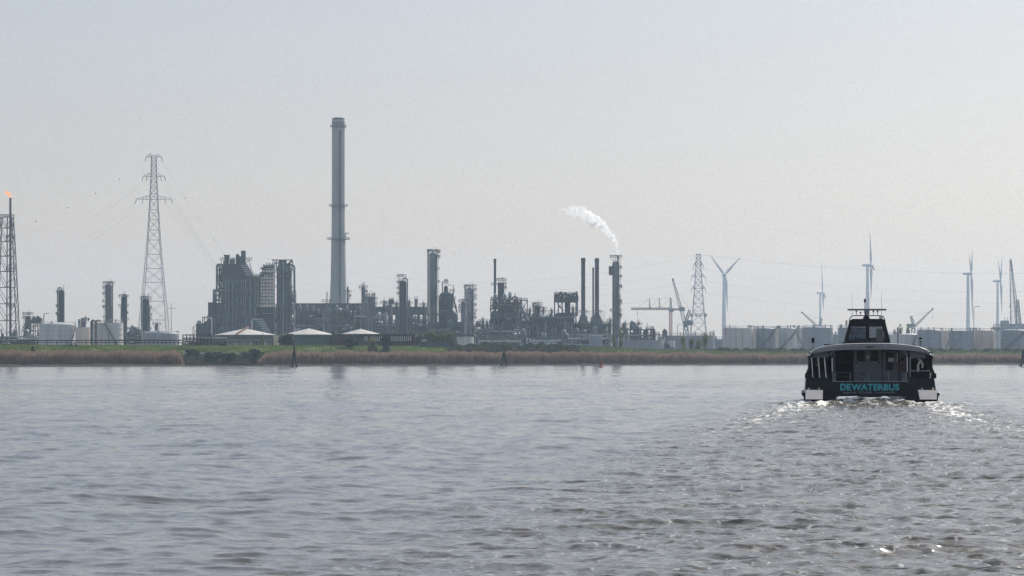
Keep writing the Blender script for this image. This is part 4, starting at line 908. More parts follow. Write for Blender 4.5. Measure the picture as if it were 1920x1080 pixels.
column('tiny grey vessel between the legs of the tall pylon', 293.5, 606, 5, 1560, 'clad', decks=((609, 0, 360),), gear=False)
u = Unit('vessel', 'squat dark vessel with a crossbar left of the low grey tank', 'vessel', 247.5, 1500)
u.put('shell', MB().lathe([(2.6, 0), (2.6, u.Z(624)), (1.3, u.Z(620)), (1.2, u.Z(616)), (.3, u.Z(614.5))], n=14), 'darkclad', True)
mb = MB(); ringdeck(mb, 1.2, 3.2, u.Z(618), 0, 360, 10); u.put('platform', mb, 'steel'); u.put('top_pipe', MB().tube([(u.X(241), 0, u.Z(617)), (u.X(254), 0, u.Z(617)), (u.X(254), 0, u.Z(624))], .3, 6), 'steel')
plant('low dark equipment deck between the rust stained tank and the low grey tank', 236, 263, 627, 1480, 4, 2, 8, 'darksteel', .9, backing=629, pipes=4)
tank('low wide pale grey tank in front of the tall pylon foot', 266, 336, 626, 1350, 'tankgrey', 'dome', .18)
# lamp posts and masts
def lamp(label, px, ytop, D, arm=1, m='galv', w=.2):
    u = Unit('lamp_post', label, 'lamp post', px, D, 'lamp posts'); z = u.Z(ytop)
    u.put('pole', MB().tube([(0, 0, 0), (0, 0, z - .8), (arm * .4, 0, z), (arm * 1.6, 0, z + .05)], w, 6, w * .7), m)
    u.put('lamp_head', MB().box(*sorted((arm * 1.4, arm * 2.8)), -.25, .25, z - .12, z + .15), m)
lamp('lamp post above the left edge of the largest white tank', 82, 588, 1480, 1, w=.28)
lamp('pale lamp post in front of the left part of the boiler block', 397, 596, 1400, -1, 'tankwhite', .32)
lamp('pale lamp post in front of the boiler block beside the louvred ramp', 472, 598, 1400, 1, 'tankwhite', .32)
u = Unit('radio_mast', 'thin mast with a crossbar right of the tall pylon', 'mast', 321, 1500); z = u.Z(568)
u.put('pole', MB().tube([(0, 0, 0), (0, 0, z)], .22, 6, .1), 'steel'); u.put('crossbar', MB().beam((-2.2, 0, u.Z(578)), (2.2, 0, u.Z(578)), .2), 'steel')

# railing / pipe bridge along the dike crest
def crest_rail(label, x0, x1, ytop, ybot, step, D, m='darksteel', mid=True, w=.28, name='pipe_fence', cat='fence'):
    u = Unit(name, label, cat, (x0 + x1) / 2, D, zg=wz(ybot, D) - .3); X0, X1 = u.X(x0), u.X(x1); zt = u.Z(ytop)
    u.put('top_rail', MB().beam((X0, 0, zt), (X1, 0, zt), w * 1.3), m)
    if mid: u.put('bottom_rail', MB().beam((X0, 0, .65), (X1, 0, .65), w), m)
    n = max(1, round((x1 - x0) / step))
    for i in range(n + 1): x = X0 + (X1 - X0) * i / n; u.put('post', MB().beam((x, 0, 0), (x, 0, zt - w * .6), w), m)
    return u
crest_rail('long dark rail fence on the dike crest before the white tanks at left', 33, 272, 638.3, 644.5, 18.3, 1040)
crest_rail('taller dark fence section on the dike before the low grey tank', 272, 343, 638, 644.5, 7.5, 1041, w=.3)
crest_rail('dark fence on the dike crest at the foot of the flare tower', -60, 33, 634, 644.5, 10, 1042, w=.35)
plant('low pale pipework behind the fence at the foot of the flare tower', -20, 68, 631, 1400, 9, 2, 8, 'galv', .9, pipes=10, dark='tankgrey')
# dark portal frames left of the conical roofs
u = Unit('pipe_portal', 'black pipe portal frames on the dike left of the boiler block', 'pipe rack', 370, 1060, zg=7.0)
for i in range(9): x = u.X(343 + i * 6.7); u.put('post', MB().beam((x, 0, 0), (x, 0, u.Z(628 if i < 9 else 636)), .35), 'darksteel')
u.put('top_beam', MB().beam((u.X(343), 0, u.Z(628)), (u.X(397), 0, u.Z(628)), .35), 'darksteel'); u.put('middle_beam', MB().beam((u.X(343), 0, u.Z(637)), (u.X(425), 0, u.Z(637)), .35), 'darksteel')
for z, mt in ((u.Z(640), 'galv'), (u.Z(634), 'tankwhite'), (u.Z(643), 'rust'), (u.Z(645.5), 'clad')): u.put('pipe', MB().tube([(u.X(343), .6, z), (u.X(425), .6, z)], .3, 6), mt, True)
u = Unit('electrical_cabinet', 'dark green open cabinet at the right end of the portal frames', 'cabinet', 417, 1058, zg=7.0)
mb = MB(); X0, X1 = u.X(409), u.X(425.5); mb.box(X0, X0 + .3, 0, 2, 0, u.Z(640.5)).box(X1 - .3, X1, 0, 2, 0, u.Z(640.5)).box(X0 + .3, X1 - .3, 0, 2, u.Z(641.5), u.Z(640.5)).box(X0 + .3, X1 - .3, 1.8, 2, 0, u.Z(641.5)); u.put('housing', mb, 'darkclad')
u.put('pump', MB().hcyl((u.X(413), 1, 1.0), (u.X(420), 1, 1.0), .45), 'galv', True)
# tall pylon
P1, tips1 = pylon('tallest lattice pylon with three levels of cross arms, at left', 288.5, 292, 628, 27, 2200, ((294.5, 14.5), (331, 20.5), (373.5, 33)), waist=((292, 4.3), (330, 5.2), (374, 7.2), (450, 11.5), (530, 18), (600, 24.5), (669, 28)), t=.36)

# ------------------------------------------------------------------ boiler block
u = Unit('boiler_house', 'tall ribbed grey boiler block with a louvred sloping duct and stub chimneys', 'boiler house', 440, 1700)
X, Z_ = u.X, u.Z
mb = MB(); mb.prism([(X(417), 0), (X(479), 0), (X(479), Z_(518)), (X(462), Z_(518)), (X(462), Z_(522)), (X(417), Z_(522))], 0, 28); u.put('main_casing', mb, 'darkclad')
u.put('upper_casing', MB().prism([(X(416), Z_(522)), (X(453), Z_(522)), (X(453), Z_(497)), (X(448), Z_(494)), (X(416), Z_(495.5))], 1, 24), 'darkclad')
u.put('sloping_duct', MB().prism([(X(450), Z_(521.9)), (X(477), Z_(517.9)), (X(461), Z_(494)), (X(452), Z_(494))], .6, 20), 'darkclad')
for k in range(6):
    f = k / 5; u.put('louvre', MB().box(X(452 + 9 * f), X(461.5 + 14 * f), .2, .55, Z_(498 + 18 * f) - .22, Z_(498 + 18 * f) + .25), 'tankwhite')
for k, (xa, xb, yt) in enumerate(((441, 446, 476), (446, 450, 480), (450.8, 458.3, 469.5))): u.put('stub_chimney', MB().box(X(xa), X(xb), 4, 10, Z_(500), Z_(yt)), 'darkclad')
for x in (423, 428, 436, 444, 452, 456, 461, 469.5, 478):
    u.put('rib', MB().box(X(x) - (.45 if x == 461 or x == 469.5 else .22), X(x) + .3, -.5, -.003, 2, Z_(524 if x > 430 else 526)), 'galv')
for y_ in (527, 545, 560, 573, 590): u.put('buckstay', MB().box(X(419), X(486), -.85, -.51, Z_(y_) - .15, Z_(y_) + .2), 'clad')
for x in (431, 440, 448, 465, 474): u.put('downpipe', MB().tube([(X(x), -1.1, 5), (X(x), -1.1, Z_(530))], .25, 6), 'steel')
mb = MB(); mb.box(X(412), X(472), 2, 4, Z_(487.5), Z_(487)); railing(mb, X(412), X(471), 2, 4, Z_(487), n=16)
for x in (414, 421, 430, 438): mb.beam((X(x), 3, Z_(496)), (X(x), 3, Z_(487.5)), .3)
mb.beam((X(466), 3, Z_(487)), (X(471), 3, Z_(507)), .35); mb.beam((X(466), 3, Z_(487)), (X(459), 3, Z_(495)), .35); u.put('roof_platform', mb, 'steel')
for x in (422.3, 426.6): u.put('vent_stack', MB().lathe([(.7, Z_(496)), (.7, Z_(481)), (1.15, Z_(480)), (1.15, Z_(477.5))], X(x), 3, 10), 'darkclad', True)
for x in (433, 437): u.put('silencer', MB().lathe([(.9, Z_(496)), (.9, Z_(486)), (.4, Z_(485))], X(x), 3, 10), 'clad', True)
for y_ in (496, 505, 514): pass
u.put('big_duct', MB().tube([(X(417), -1, Z_(496)), (X(409), -1, Z_(496)), (X(407), -1, Z_(498)), (X(407), -1, Z_(543)), (X(401), -1, Z_(547)), (X(401), -1, Z_(570))], .62, 10), 'steel', True)
u.put('duct', MB().tube([(X(411), 1, Z_(500)), (X(411), 1, Z_(560))], .45, 8), 'darkclad', True)
u.put('duct', MB().tube([(X(414.5), 2, Z_(508)), (X(414.5), 2, Z_(575))], .3, 8), 'clad', True)
frame_parts(u, 408, 417.5, 500, 548, 10, 2, 7, .3, 'darksteel', True, .35, 'stair_tower', z0=Z_(548))
frame_parts(u, 399.5, 417.5, 546, 570, 14, 3, 3, .4, 'darksteel', True, .5, 'side_frame', z0=Z_(572))
mb = MB(); mb.box(X(390), X(402), 0, 18, 0, Z_(567.5)).box(X(403.2), X(404.6), 0, 3, Z_(592), Z_(575)).box(X(402), X(417), 0, 18, 0, Z_(592)).box(X(406.5), X(417), 0, 18, Z_(592), Z_(568)); u.put('annex', mb, 'darkclad')
u.put('annex_roof', MB().box(X(389.5), X(402.5), -.3, 18.3, Z_(567.5), Z_(566.8)), 'steel')
frame_parts(u, 380, 390, 594.5, 606, 10, 1, 1, .45, 'rust', False, 0, 'portal', floors=False, z0=Z_(607), cl=False)
u.put('inclined_gallery', MB().prism([(X(380), 0), (X(390), 0), (X(390), Z_(599)), (X(380), Z_(607))], 0, 12), 'darkclad')
u.put('low_annex', MB().box(X(367.5), X(380), 0, 12, 0, Z_(607)), 'darkclad')
u.put('low_annex_roof', MB().box(X(367), X(380), -.2, 12.2, Z_(607), Z_(606)), 'galv')
u.put('roof_tank', MB().lathe([(1.2, Z_(606)), (1.2, Z_(601)), (.2, Z_(600.5))], X(371.5), 5, 10), 'tankwhite', True)
mb = MB(); 
for k in range(5): mb.beam((X(362 + (k % 2) * 5), -1, Z_(640 - k * 6)), (X(367 - (k % 2) * 5), -1, Z_(634 - k * 6)), .35)
mb.beam((X(362), -1, 0), (X(362), -1, Z_(612)), .3); u.put('outer_stair', mb, 'galv')
frame_parts(u, 391, 480, 592, 640, -6, 12, 5, .35, 'steel', True, .75, 'lower_frame', z0=0)
u.put('lower_wall', MB().box(X(390), X(481), -.2, -.01, 0, Z_(594)), 'darkclad')
u.put('ramp_block', MB().prism([(X(473), 0), (X(511), 0), (X(511), Z_(624)), (X(509), Z_(624)), (X(493), Z_(598)), (X(473), Z_(598))], -8, -6.2), 'tankdark')
for k in range(6):
    f = k / 5.4; u.put('ramp_louvre', MB().box(X(481.5 + 15 * f), X(495.5 + 13 * f), -8.35, -8.003, Z_(599 + 23 * f) - .32, Z_(599 + 23 * f) + .32), 'tankwhite')
u.put('link_building', MB().box(X(479.2), X(514), 6, 24, 0, Z_(575)), 'darkclad')
frame_parts(u, 479, 487.5, 518, 575, 8, 2, 11, .3, 'steel', True, .25, 'service_tower', z0=Z_(575))
for k in range(16):
    x_ = rnd.uniform(419, 474); y_ = rnd.uniform(530, 588); w_ = rnd.uniform(1, 3.5); u.put('wall_gear', MB().box(X(x_), X(x_ + w_), -2.2, -1.2, Z_(y_ + rnd.uniform(1, 4)), Z_(y_)), rnd.choice(['clad', 'steel', 'galv', 'darksteel']))
for y_ in (536, 552, 566, 580):
    md = MB(); xa_ = rnd.uniform(418, 440); xb_ = xa_ + rnd.uniform(14, 34); md.box(X(xa_), X(xb_), -2.6, -.9, Z_(y_) - .15, Z_(y_)); railing(md, X(xa_), X(xb_), -2.6, -.9, Z_(y_), n=8); u.put('gallery', md, 'steel')
for x_ in (418, 426, 434, 447, 455):
    h_ = rnd.uniform(2, 5); u.put('roof_pipe', MB().tube([(X(x_), 6, Z_(497)), (X(x_), 6, Z_(495) + h_)], rnd.uniform(.25, .6), 6), 'steel')
u.put('link_rail', MB().box(X(490), X(513), 5.4, 5.9, Z_(588), Z_(586.6)), 'tankwhite')

u = Unit('scaffold_tower', 'see-through scaffolding between the boiler block and the round reactor', 'scaffolding', 501, 1690, zg=GZ + (wz(575, 1690) - GZ))
X, Z_ = u.X, u.Z
mb = MB(); xs = [X(486 + i * 2.75) for i in range(11)]; zs = [Z_(575) + i * 1.93 for i in range(13)]
for yy in (0, 2.5, 5):
    for i, x in enumerate(xs):
        top_ = zs[-1] + (rnd.uniform(0, 2) if i > 2 else -5 + i * 1.5); mb.beam((x, yy, 0), (x, yy, top_), .22)
    for j, z in enumerate(zs[1:]): mb.beam((xs[0 if j < 10 else 2], yy, z), (xs[-1], yy, z), .24)
for i in range(10):
    for j in range(12):
        if rnd.random() < .5 and (i > 2 or j < 9): mb.beam((xs[i], 0, zs[j]), (xs[i + 1], 0, zs[j + 1]), .13)
for z in zs[1:]: 
    for x in xs: mb.beam((x, 0, z), (x, 5, z), .12)
u.put('poles', mb, 'darksteel')
for j in range(1, 12):
    a = rnd.randint(0, 3); b = rnd.randint(6, 10); u.put('deck_boards', MB().box(xs[max(a, 2 if j > 9 else 0)], xs[b], .2, 4.8, zs[j] + .08, zs[j] + .2), 'darksteel')
for (xa, ya, xb, yb) in ((488, 503, 513, 501), (487, 515, 512, 514), (492, 512, 492, 520)): u.put('pipe', MB().tube([(X(xa), 2, Z_(ya)), (X((xa + xb) / 2), 2, Z_(ya - 2)), (X(xb), 2, Z_(yb))], .5, 8), 'darkclad', True)

u = Unit('reactor', 'fat round reactor with a derrick on top and a bent overhead pipe at right', 'reactor', 533, 1690)
X, Z_ = u.X, u.Z; r = 14.3 * u.s
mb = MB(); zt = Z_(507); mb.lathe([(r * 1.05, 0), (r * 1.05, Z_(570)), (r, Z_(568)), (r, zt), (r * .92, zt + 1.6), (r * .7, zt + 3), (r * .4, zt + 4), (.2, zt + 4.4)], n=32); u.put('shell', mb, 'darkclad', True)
u.put('core', MB().lathe([(r * .55, Z_(640)), (r * .55, Z_(501)), (r * .35, Z_(495)), (r * .22, Z_(490)), (r * .22, Z_(487))], X(528) , -2, 14), 'darkclad', True)
mb = MB(); zt2 = Z_(486.7)
mb.box(X(510), X(548), -2, 2, zt2 - .4, zt2)
for a, b in (((510, 487), (518, 495)), ((518, 487), (518, 508)), ((548, 487), (548, 508)), ((520, 495), (525, 488)), ((530, 495), (525, 488)), ((540, 495), (547, 488)), ((519, 502), (548, 502)), ((548, 487), (541, 497))):
    for yy in (-2, 2): mb.beam((X(a[0]), yy, Z_(a[1])), (X(b[0]), yy, Z_(b[1])), .35)
u.put('derrick', mb, 'darksteel')
u.put('hoist', MB().box(X(531), X(537), -1, 1, Z_(494), Z_(487.2)), 'darksteel')
u.put('overhead_pipe', MB().tube([(X(536), -1, Z_(497)), (X(548), -1, Z_(497)), (X(551), -1, Z_(498.5)), (X(552.3), -1, Z_(502)), (X(552.3), -1, Z_(575))], .62, 10), 'clad', True)
u.put('lit_pipe', MB().tube([(X(532.3), -4.6, 3), (X(532.3), -4.6, Z_(492))], .4, 8), 'galv', True)
for y_, a0, a1 in ((512, -170, 10), (521, -170, -60), (539, -180, 20), (556, -70, 60), (563, -60, 60)):
    mb = MB(); ringdeck(mb, r * 1.02, r + 1.6, Z_(y_), a0, a1, 14); u.put('platform', mb, 'steel')
frame_parts(u, 515, 552, 574, 640, -5, 6, 6, .35, 'steel', True, .7, 'lower_frame', z0=0)
frame_parts(u, 547, 553.5, 548, 575, 6, 1, 3, .3, 'steel', True, .9, 'side_frame', z0=Z_(575))

# ------------------------------------------------------------------ big chimney
u = Unit('chimney', 'very tall pale concrete chimney with three ring platforms', 'chimney', 634.5, 1900)
X, Z_ = u.X, u.Z; s_ = u.s
mb = MB(); mb.lathe([(17 * s_, 0), (16.3 * s_, Z_(570)), (14.4 * s_, Z_(520)), (13.2 * s_, Z_(450)), (12.9 * s_, Z_(447)), (12.4 * s_, Z_(386)), (12.3 * s_, Z_(384)), (12.2 * s_, Z_(240)), (12.2 * s_, Z_(226)), (11.7 * s_, Z_(225)), (11.7 * s_, Z_(222.5))], n=48); u.put('shaft', mb, 'concrete', True)
u.put('steel_cap', MB().lathe([(11.3 * s_, Z_(224.5)), (11.8 * s_, Z_(224.4)), (11.8 * s_, Z_(222.2)), (9 * s_, Z_(221)), (9 * s_, Z_(220.8))], n=32), 'darksteel', True)
for k in range(14):
    t = -math.pi * (k + .5) / 14; a = (12.2 * s_ + .02) * math.cos(t), (12.2 * s_ + .02) * math.sin(t); t2 = t + .13; b = (12.2 * s_ + .02) * math.cos(t2), (12.2 * s_ + .02) * math.sin(t2)
    u.put('vent_slot', MB().add([(a[0], a[1], Z_(237)), (b[0], b[1], Z_(237)), (b[0], b[1], Z_(228)), (a[0], a[1], Z_(228)), (a[0] * .97, a[1] * .97, Z_(237)), (b[0] * .97, b[1] * .97, Z_(237)), (b[0] * .97, b[1] * .97, Z_(228)), (a[0] * .97, a[1] * .97, Z_(228))], [(0, 1, 2, 3), (4, 7, 6, 5), (0, 4, 5, 1), (2, 6, 7, 3), (1, 5, 6, 2), (3, 7, 4, 0)]), 'steel')
for y_, ex in ((238.5, .9), (387, 1.6), (449, 3.0)):
    mb = MB(); ringdeck(mb, 12 * s_, 12.4 * s_ + ex, Z_(y_), 0, 360, 28, .16); u.put('ring_platform', mb, 'steel')
for dx_ in (0, 1.6): u.put('ladder_duct', MB().tube([(X(637) + dx_ * .4, -16.6 * s_, 0), (X(637) + dx_ * .4, -13.6 * s_, Z_(450)), (X(637) + dx_ * .4, -12.6 * s_, Z_(245))], .35, 6), 'steel')
u.put('crane_beam', MB().beam((X(647), 0, Z_(437.5)), (X(654.5), 0, Z_(437)), .5).beam((X(648), 0, Z_(447)), (X(648), 0, Z_(437)), .4), 'steel')
# ------------------------------------------------------------------ pipe bridge building right of the reactor
def gallery(label, x0, x1, ya, yb, D, depth=16, posts=6):
    u = Unit('pipe_gallery', label, 'pipe bridge', (x0 + x1) / 2, D, 'elevated pipe galleries')
    mb = MB(); X0, X1 = u.X(x0), u.X(x1); mb.box(X0, X1, 0, depth, u.Z(yb), u.Z(ya))
    u.put('cladding', mb, 'darkclad')
    mr = MB(); x = X0
    while x < X1: mr.box(x, x + .3, -.25, -.003, u.Z(yb), u.Z(ya)); x += 2.4
    u.put('ribs', mr, 'steel'); u.put('roof_edge', MB().box(X0 - .3, X1 + .3, -.4, depth + .3, u.Z(ya), u.Z(ya) + .3), 'steel')
    for i in range(posts): x = X0 + 1 + (X1 - X0 - 2) * i / (posts - 1); u.put('post', MB().box(x - .7, x + .7, 1, depth - 1, 0, u.Z(yb)), 'darkclad')
    return u
gallery('long ribbed gallery running from the reactor past the chimney foot', 553, 691, 569.5, 583, 1780, posts=16)
gallery('ribbed gallery right of the chimney with daylight showing beneath', 691, 800, 576, 590, 1780, posts=9)
labs = ['dark pipe structure beside the foot of the reactor', 'dark pipe structure left of the chimney foot', 'dark pipe structure in front of the chimney foot', 'dark pipe structure right of the chimney foot']
for k, (xa, xb, yt) in enumerate(((554, 588, 584), (589, 620, 588), (621, 655, 584), (656, 690, 586))):
    plant(labs[k], xa, xb, yt, 1640, 6, 6, 14, 'darksteel' if k % 2 else 'steel', .9, backing=yt + 2, pipes=12)
plant('crowded pipe structure between the twin-domed column and the tall dark column', 700, 746, 600, 1650, 7, 5, 12, 'steel', .85, backing=606, pipes=14)
plant('pipe structure below the gallery right of the tall dark column', 766, 803, 603, 1650, 6, 5, 12, 'darksteel', .85, backing=607, pipes=10)
column('column with a wide round head in front of the gallery, left of the chimney', 613, 573, 9, 1600, 'clad', decks=((573, 0, 360), (566, -40, 220), (590, -100, 100)), pipe=-1, side=1)
u = Unit('vent_mast', 'thin pale lattice mast on the gallery left of the chimney', 'mast', 613, 1780, zg=wz(572, 1780)); u.put('lattice', MB().truss((0, 0, 0), (0, 0, u.Z(547)), .5, .4, 7, .14), 'cranered')
column('very thin column close to the right of the chimney foot', 652, 543, 3, 1700, 'clad', decks=((548, 0, 360), (556, -60, 60)), gear=True)
column('slim column with a ring platform right of the chimney', 681, 536, 7, 1640, 'clad', decks=((540, 0, 360), (548, -60, 60), (559, -60, 60)))
column('pale column with a looped overhead pipe right of the chimney', 693.5, 553, 10, 1600, 'clad', decks=((562, 0, 360), (554, -60, 60), (574, -80, 60), (585, -60, 60)), pipe=-1)
column('thin pale column close behind the loop-piped column', 701, 556, 5, 1660, 'galv', decks=((561, 0, 360), (571, 0, 360), (580, -60, 60)))
cu_ = column('short column with a bulky square head on the gallery', 732, 569, 7, 1600, 'clad', decks=((570, 0, 360), (576, 90, 270)), side=-1)
frame_parts(cu_, 729, 738, 563, 570, 3, 2, 2, .3, 'darksteel', True, .9, 'head_frame', z0=cu_.Z(570))
column('dark column with a big inverted U pipe, middle of the refinery', 755.5, 523, 13, 1600, 'darkclad', decks=((519, 60, 280), (531, 100, 260), (542, 100, 260), (552, 100, 260)), side=-1, pipe=1)
u = Unit('vent_box', 'square grey stub chimney standing on the gallery', 'stack', 780, 1790, zg=wz(576, 1790)); u.put('duct', MB().box(u.X(777), u.X(783), 0, 2, 0, u.Z(560)), 'clad'); mb = MB(); railing(mb, u.X(777), u.X(783), 0, 2, u.Z(560), 1.3, n=1); mb.beam((u.X(783), 1, u.Z(562)), (u.X(786), 1, u.Z(575)), .2); u.put('rail_head', mb, 'steel')
column('small dark vessel left of the square stub chimney', 767, 565, 4, 1780, 'darkclad', decks=((569, 0, 360),))
column('tallest banded column of the refinery with a curved pipe on its left', 812.5, 470, 15.5, 1600, 'clad', decks=((474, -40, 60), (483, -50, 50), (472, 0, 360)), side=1, pipe=-1)
u = Unit('column_skirt', 'dark platform collar round the tallest banded column', 'platform', 813, 1596, zg=wz(592, 1596)); mb = MB(); ringdeck(mb, 2.5, 4.0, 0, 0, 360, 16); u.put('grating', mb, 'darksteel')
# ------------------------------------------------------------------ bell shaped regenerator
u = Unit('regenerator', 'huge dark bell-shaped regenerator vessel with a neck and side platforms', 'regenerator vessel', 836, 1620)
X, Z_ = u.X, u.Z; s_ = u.s
mb = MB(); mb.lathe([(13.5 * s_, 0), (13.5 * s_, Z_(575)), (14.5 * s_, Z_(570)), (13.4 * s_, Z_(562)), (12.8 * s_, Z_(556)), (12.2 * s_, Z_(553)), (10.5 * s_, Z_(550.5)), (7 * s_, Z_(548.5)), (4 * s_, Z_(548)), (3.9 * s_, Z_(540)), (3.2 * s_, Z_(537)), (.5, Z_(535.5))], 0, 0, 36)
u.put('shell', mb, 'darkclad', True)
u.put('side_vessel', MB().lathe([(10 * s_, 0), (10 * s_, Z_(592)), (9 * s_, Z_(587)), (6 * s_, Z_(584)), (1, Z_(583))], X(848.5), -3, 26), 'darkclad', True)
u.put('stiffener', MB().lathe([(14.6 * s_, Z_(583.6)), (14.6 * s_, Z_(582.6)), (13 * s_, Z_(582.5))], 0, 0, 36), 'clad')
u.put('pale_duct', MB().hcyl((X(822), -6, Z_(609.5)), (X(839), -6, Z_(609.5)), .45), 'galv', True)
u.put('side_pipe', MB().tube([(X(829.5), 0, Z_(560)), (X(829.5), 0, Z_(527.5))], .28, 6), 'rust', True)
mb = MB(); railing(mb, X(832.5), X(840), -2, 2, Z_(534), 2.6, .16); railing(mb, X(833.5), X(839), -1, 1, Z_(529), 1.6, .14); u.put('head_platform', mb, 'steel')
u.put('bent_line', MB().tube([(X(840), 0, Z_(534.5)), (X(850.3), 0, Z_(534.5)), (X(850.3), 0, Z_(556))], .22, 6), 'steel', True)
for a, b, y_ in ((842, 853, 547), (848, 854, 561), (850, 856, 577), (851, 858, 590)):
    mb = MB(); mb.box(X(a), X(b), -2, 1.5, Z_(y_) - .15, Z_(y_)); railing(mb, X(a), X(b), -2, 1.5, Z_(y_), 1.3, .13); u.put('side_platform', mb, 'steel')
u.put('catalyst_line', MB().tube([(X(849), -2, Z_(549)), (X(849.5), -2, Z_(558)), (X(852), -2, Z_(566)), (X(856), -2, Z_(582)), (X(858), -2, Z_(600))], .5, 8), 'clad', True)
plant('dark block of pipes and tanks under the regenerator and the slim columns', 803, 866, 612, 1560, 9, 4, 12, 'darksteel', .9, backing=603, pipes=10)
column('narrow dark column with a small head, first right of the regenerator', 869, 563, 8.5, 1570, 'clad', decks=((575, 0, 360), (580, 90, 200), (566, 0, 360)), pipe=0, side=-1)
column('banded grey column with platforms at right and a bent pipe at left', 881, 536, 14, 1580, 'galv', decks=((545, -60, 40), (556, -60, 40), (573, -70, 40), (584, -60, 40), (597, -70, 40), (538, 0, 360)), side=1, pipe=-1)
tank('small white round tank on the dike in front of the slim columns', 857, 888, 632, 1260, 'tankwhite', 'flat', rail=False, group=None, zg=5)
u = Unit('tank_canopy', 'flat dark canopy above the small white round tank', 'canopy', 873, 1262, zg=5); u.put('slab', MB().box(u.X(866), u.X(890), 1, 6, u.Z(632) + .3, u.Z(630)), 'tankgrey'); u.put('dark_slab', MB().box(u.X(855), u.X(888), 8, 12, u.Z(632) + .5, u.Z(626.5)), 'darkclad')
plant('low thicket of pipes between the slim columns and the thin stack', 889, 922, 612, 1600, 5, 4, 10, 'steel', .85, backing=622, pipes=12)
# ------------------------------------------------------------------ middle right of the refinery
stack('thin single stack rising left of the twin-drum structure', 928, 485.5, 4.6, 1600, 'darkclad', rings=(535, 561), group='flue stacks of the refinery')
column('dark column tight against the thin single stack', 939, 527, 11.5, 1620, 'darkclad', decks=((534, -60, 60), (541, -60, 50), (526, 0, 360)), pipe=0)
plant('tall grey structure holding two pale drums, right of the thin stack', 920, 978, 562, 1590, 8, 6, 14, 'steel', .75, backing=582, pipes=12)
u = Unit('twin_drum', 'left pale vertical drum standing in the tall grey structure', 'drum', 953, 1596, group=None); u.put('shell', MB().lathe([(7.5 * u.s, 0), (7.5 * u.s, u.Z(572)), (6 * u.s, u.Z(566)), (1, u.Z(563))], n=20), 'clad', True); u.put('nozzle', MB().tube([(0, 0, u.Z(564)), (0, 0, u.Z(558)), (u.X(958), 0, u.Z(556))], .3, 6), 'steel')
u = Unit('twin_drum', 'right pale vertical drum with a looped pipe on top in the tall grey structure', 'drum', 967, 1596, group=None); u.put('shell', MB().lathe([(6.8 * u.s, 0), (6.8 * u.s, u.Z(570)), (5 * u.s, u.Z(564)), (1, u.Z(561))], n=20), 'clad', True); u.put('loop_pipe', MB().tube([(u.X(959), 0, u.Z(563)), (u.X(961), 0, u.Z(558)), (u.X(966), 0, u.Z(556)), (u.X(970), 0, u.Z(558)), (u.X(971), 0, u.Z(563))], .45, 8), 'darkclad', True)
u = Unit('braced_frame', 'open cross-braced steel frame at the right end of the tall grey structure', 'steel frame', 983, 1590); frame_parts(u, 976, 989, 563, 590, 8, 1, 2, .45, 'steel', True, 0, z0=0, cl=False)
u.put('cross_brace', MB().beam((u.X(977), 0, u.Z(585)), (u.X(988), 0, u.Z(565)), .4).beam((u.X(977), 0, u.Z(565)), (u.X(988), 0, u.Z(585)), .4), 'steel')
u.put('inclined_duct', MB().tube([(u.X(974), -1, u.Z(570)), (u.X(990), -1, u.Z(602))], .9, 8), 'clad', True)
column('stubby dark vessel crowned with small platforms in front of the long furnace', 1007, 570, 10, 1620, 'darkclad', decks=((571, 0, 360), (577, 0, 360), (586, -60, 60)), pipe=-1)
column('thin short pipe column right of the stubby dark vessel', 1018.5, 575, 3, 1620, 'steel', decks=((580, 0, 360), (586, 0, 360)), gear=False)
u = Unit('furnace_block', 'long dark furnace block with a flat roof edge and pale vents', 'furnace', 1035, 1600)
X, Z_ = u.X, u.Z
u.put('casing', MB().box(X(988), X(1076), 0, 16, 0, Z_(596)), 'darkclad'); u.put('roof_edge', MB().box(X(987), X(1078), -1.2, 16.5, Z_(596), Z_(594)), 'clad')
u.put('roof_house', MB().prism([(X(1040), Z_(594)), (X(1078), Z_(594)), (X(1078), Z_(588)), (X(1070), Z_(586)), (X(1046), Z_(586)), (X(1040), Z_(590))], 3, 12), 'darkclad')
for x in (1016.5, 1025.5): u.put('roof_cone', MB().lathe([(1.1, Z_(594)), (.25, Z_(589)), (.2, Z_(588))], X(x), 1, 10), 'tankwhite', True)
for x in (1001, 1010, 1032): u.put('roof_fan', MB().lathe([(.9, Z_(594)), (.9, Z_(589)), (1.2, Z_(588))], X(x), 2, 10), 'clad', True)
frame_parts(u, 988, 1076, 598, 640, -5, 14, 5, .35, 'steel', True, .7, 'access_frame', z0=0)
for k in range(14): x = X(rnd.uniform(990, 1074)); zz = Z_(rnd.uniform(600, 615)); u.put('downpipe', MB().tube([(x, -5.8, 1), (x, -5.8, zz)], rnd.uniform(.2, .45), 6), rnd.choice(['clad', 'galv', 'steel']), True)
u = Unit('condenser_structure', 'tall open condenser structure crowded with drums, left of the twin stacks', 'process unit', 1061, 1620)
frame_parts(u, 1040, 1083, 552, 566, 12, 5, 2, .5, 'darksteel', True, 1.0, 'upper_frame', z0=u.Z(566)); frame_parts(u, 1040, 1083, 566, 590, 12, 3, 1, .45, 'darksteel', True, 0, 'lower_frame', z0=u.Z(592), cl=False)
for x in (1040, 1047, 1067, 1080): u.put('leg', MB().beam((u.X(x), 0, 0), (u.X(x), 0, u.Z(566)), .6), 'darksteel')
u.put('central_vessel', MB().lathe([(4 * u.s, 0), (4 * u.s, u.Z(560)), (2 * u.s, u.Z(556))], u.X(1063), 5, 16), 'darkclad', True)
mb = MB()
for k in range(16): x = u.X(1042 + k * 2.6); mb.tube([(x, 3, u.Z(552)), (x, 3, u.Z(552 - rnd.uniform(1, 7)))], rnd.choice([.15, .3, .6]), 6)
u.put('top_vents', mb, 'darksteel')
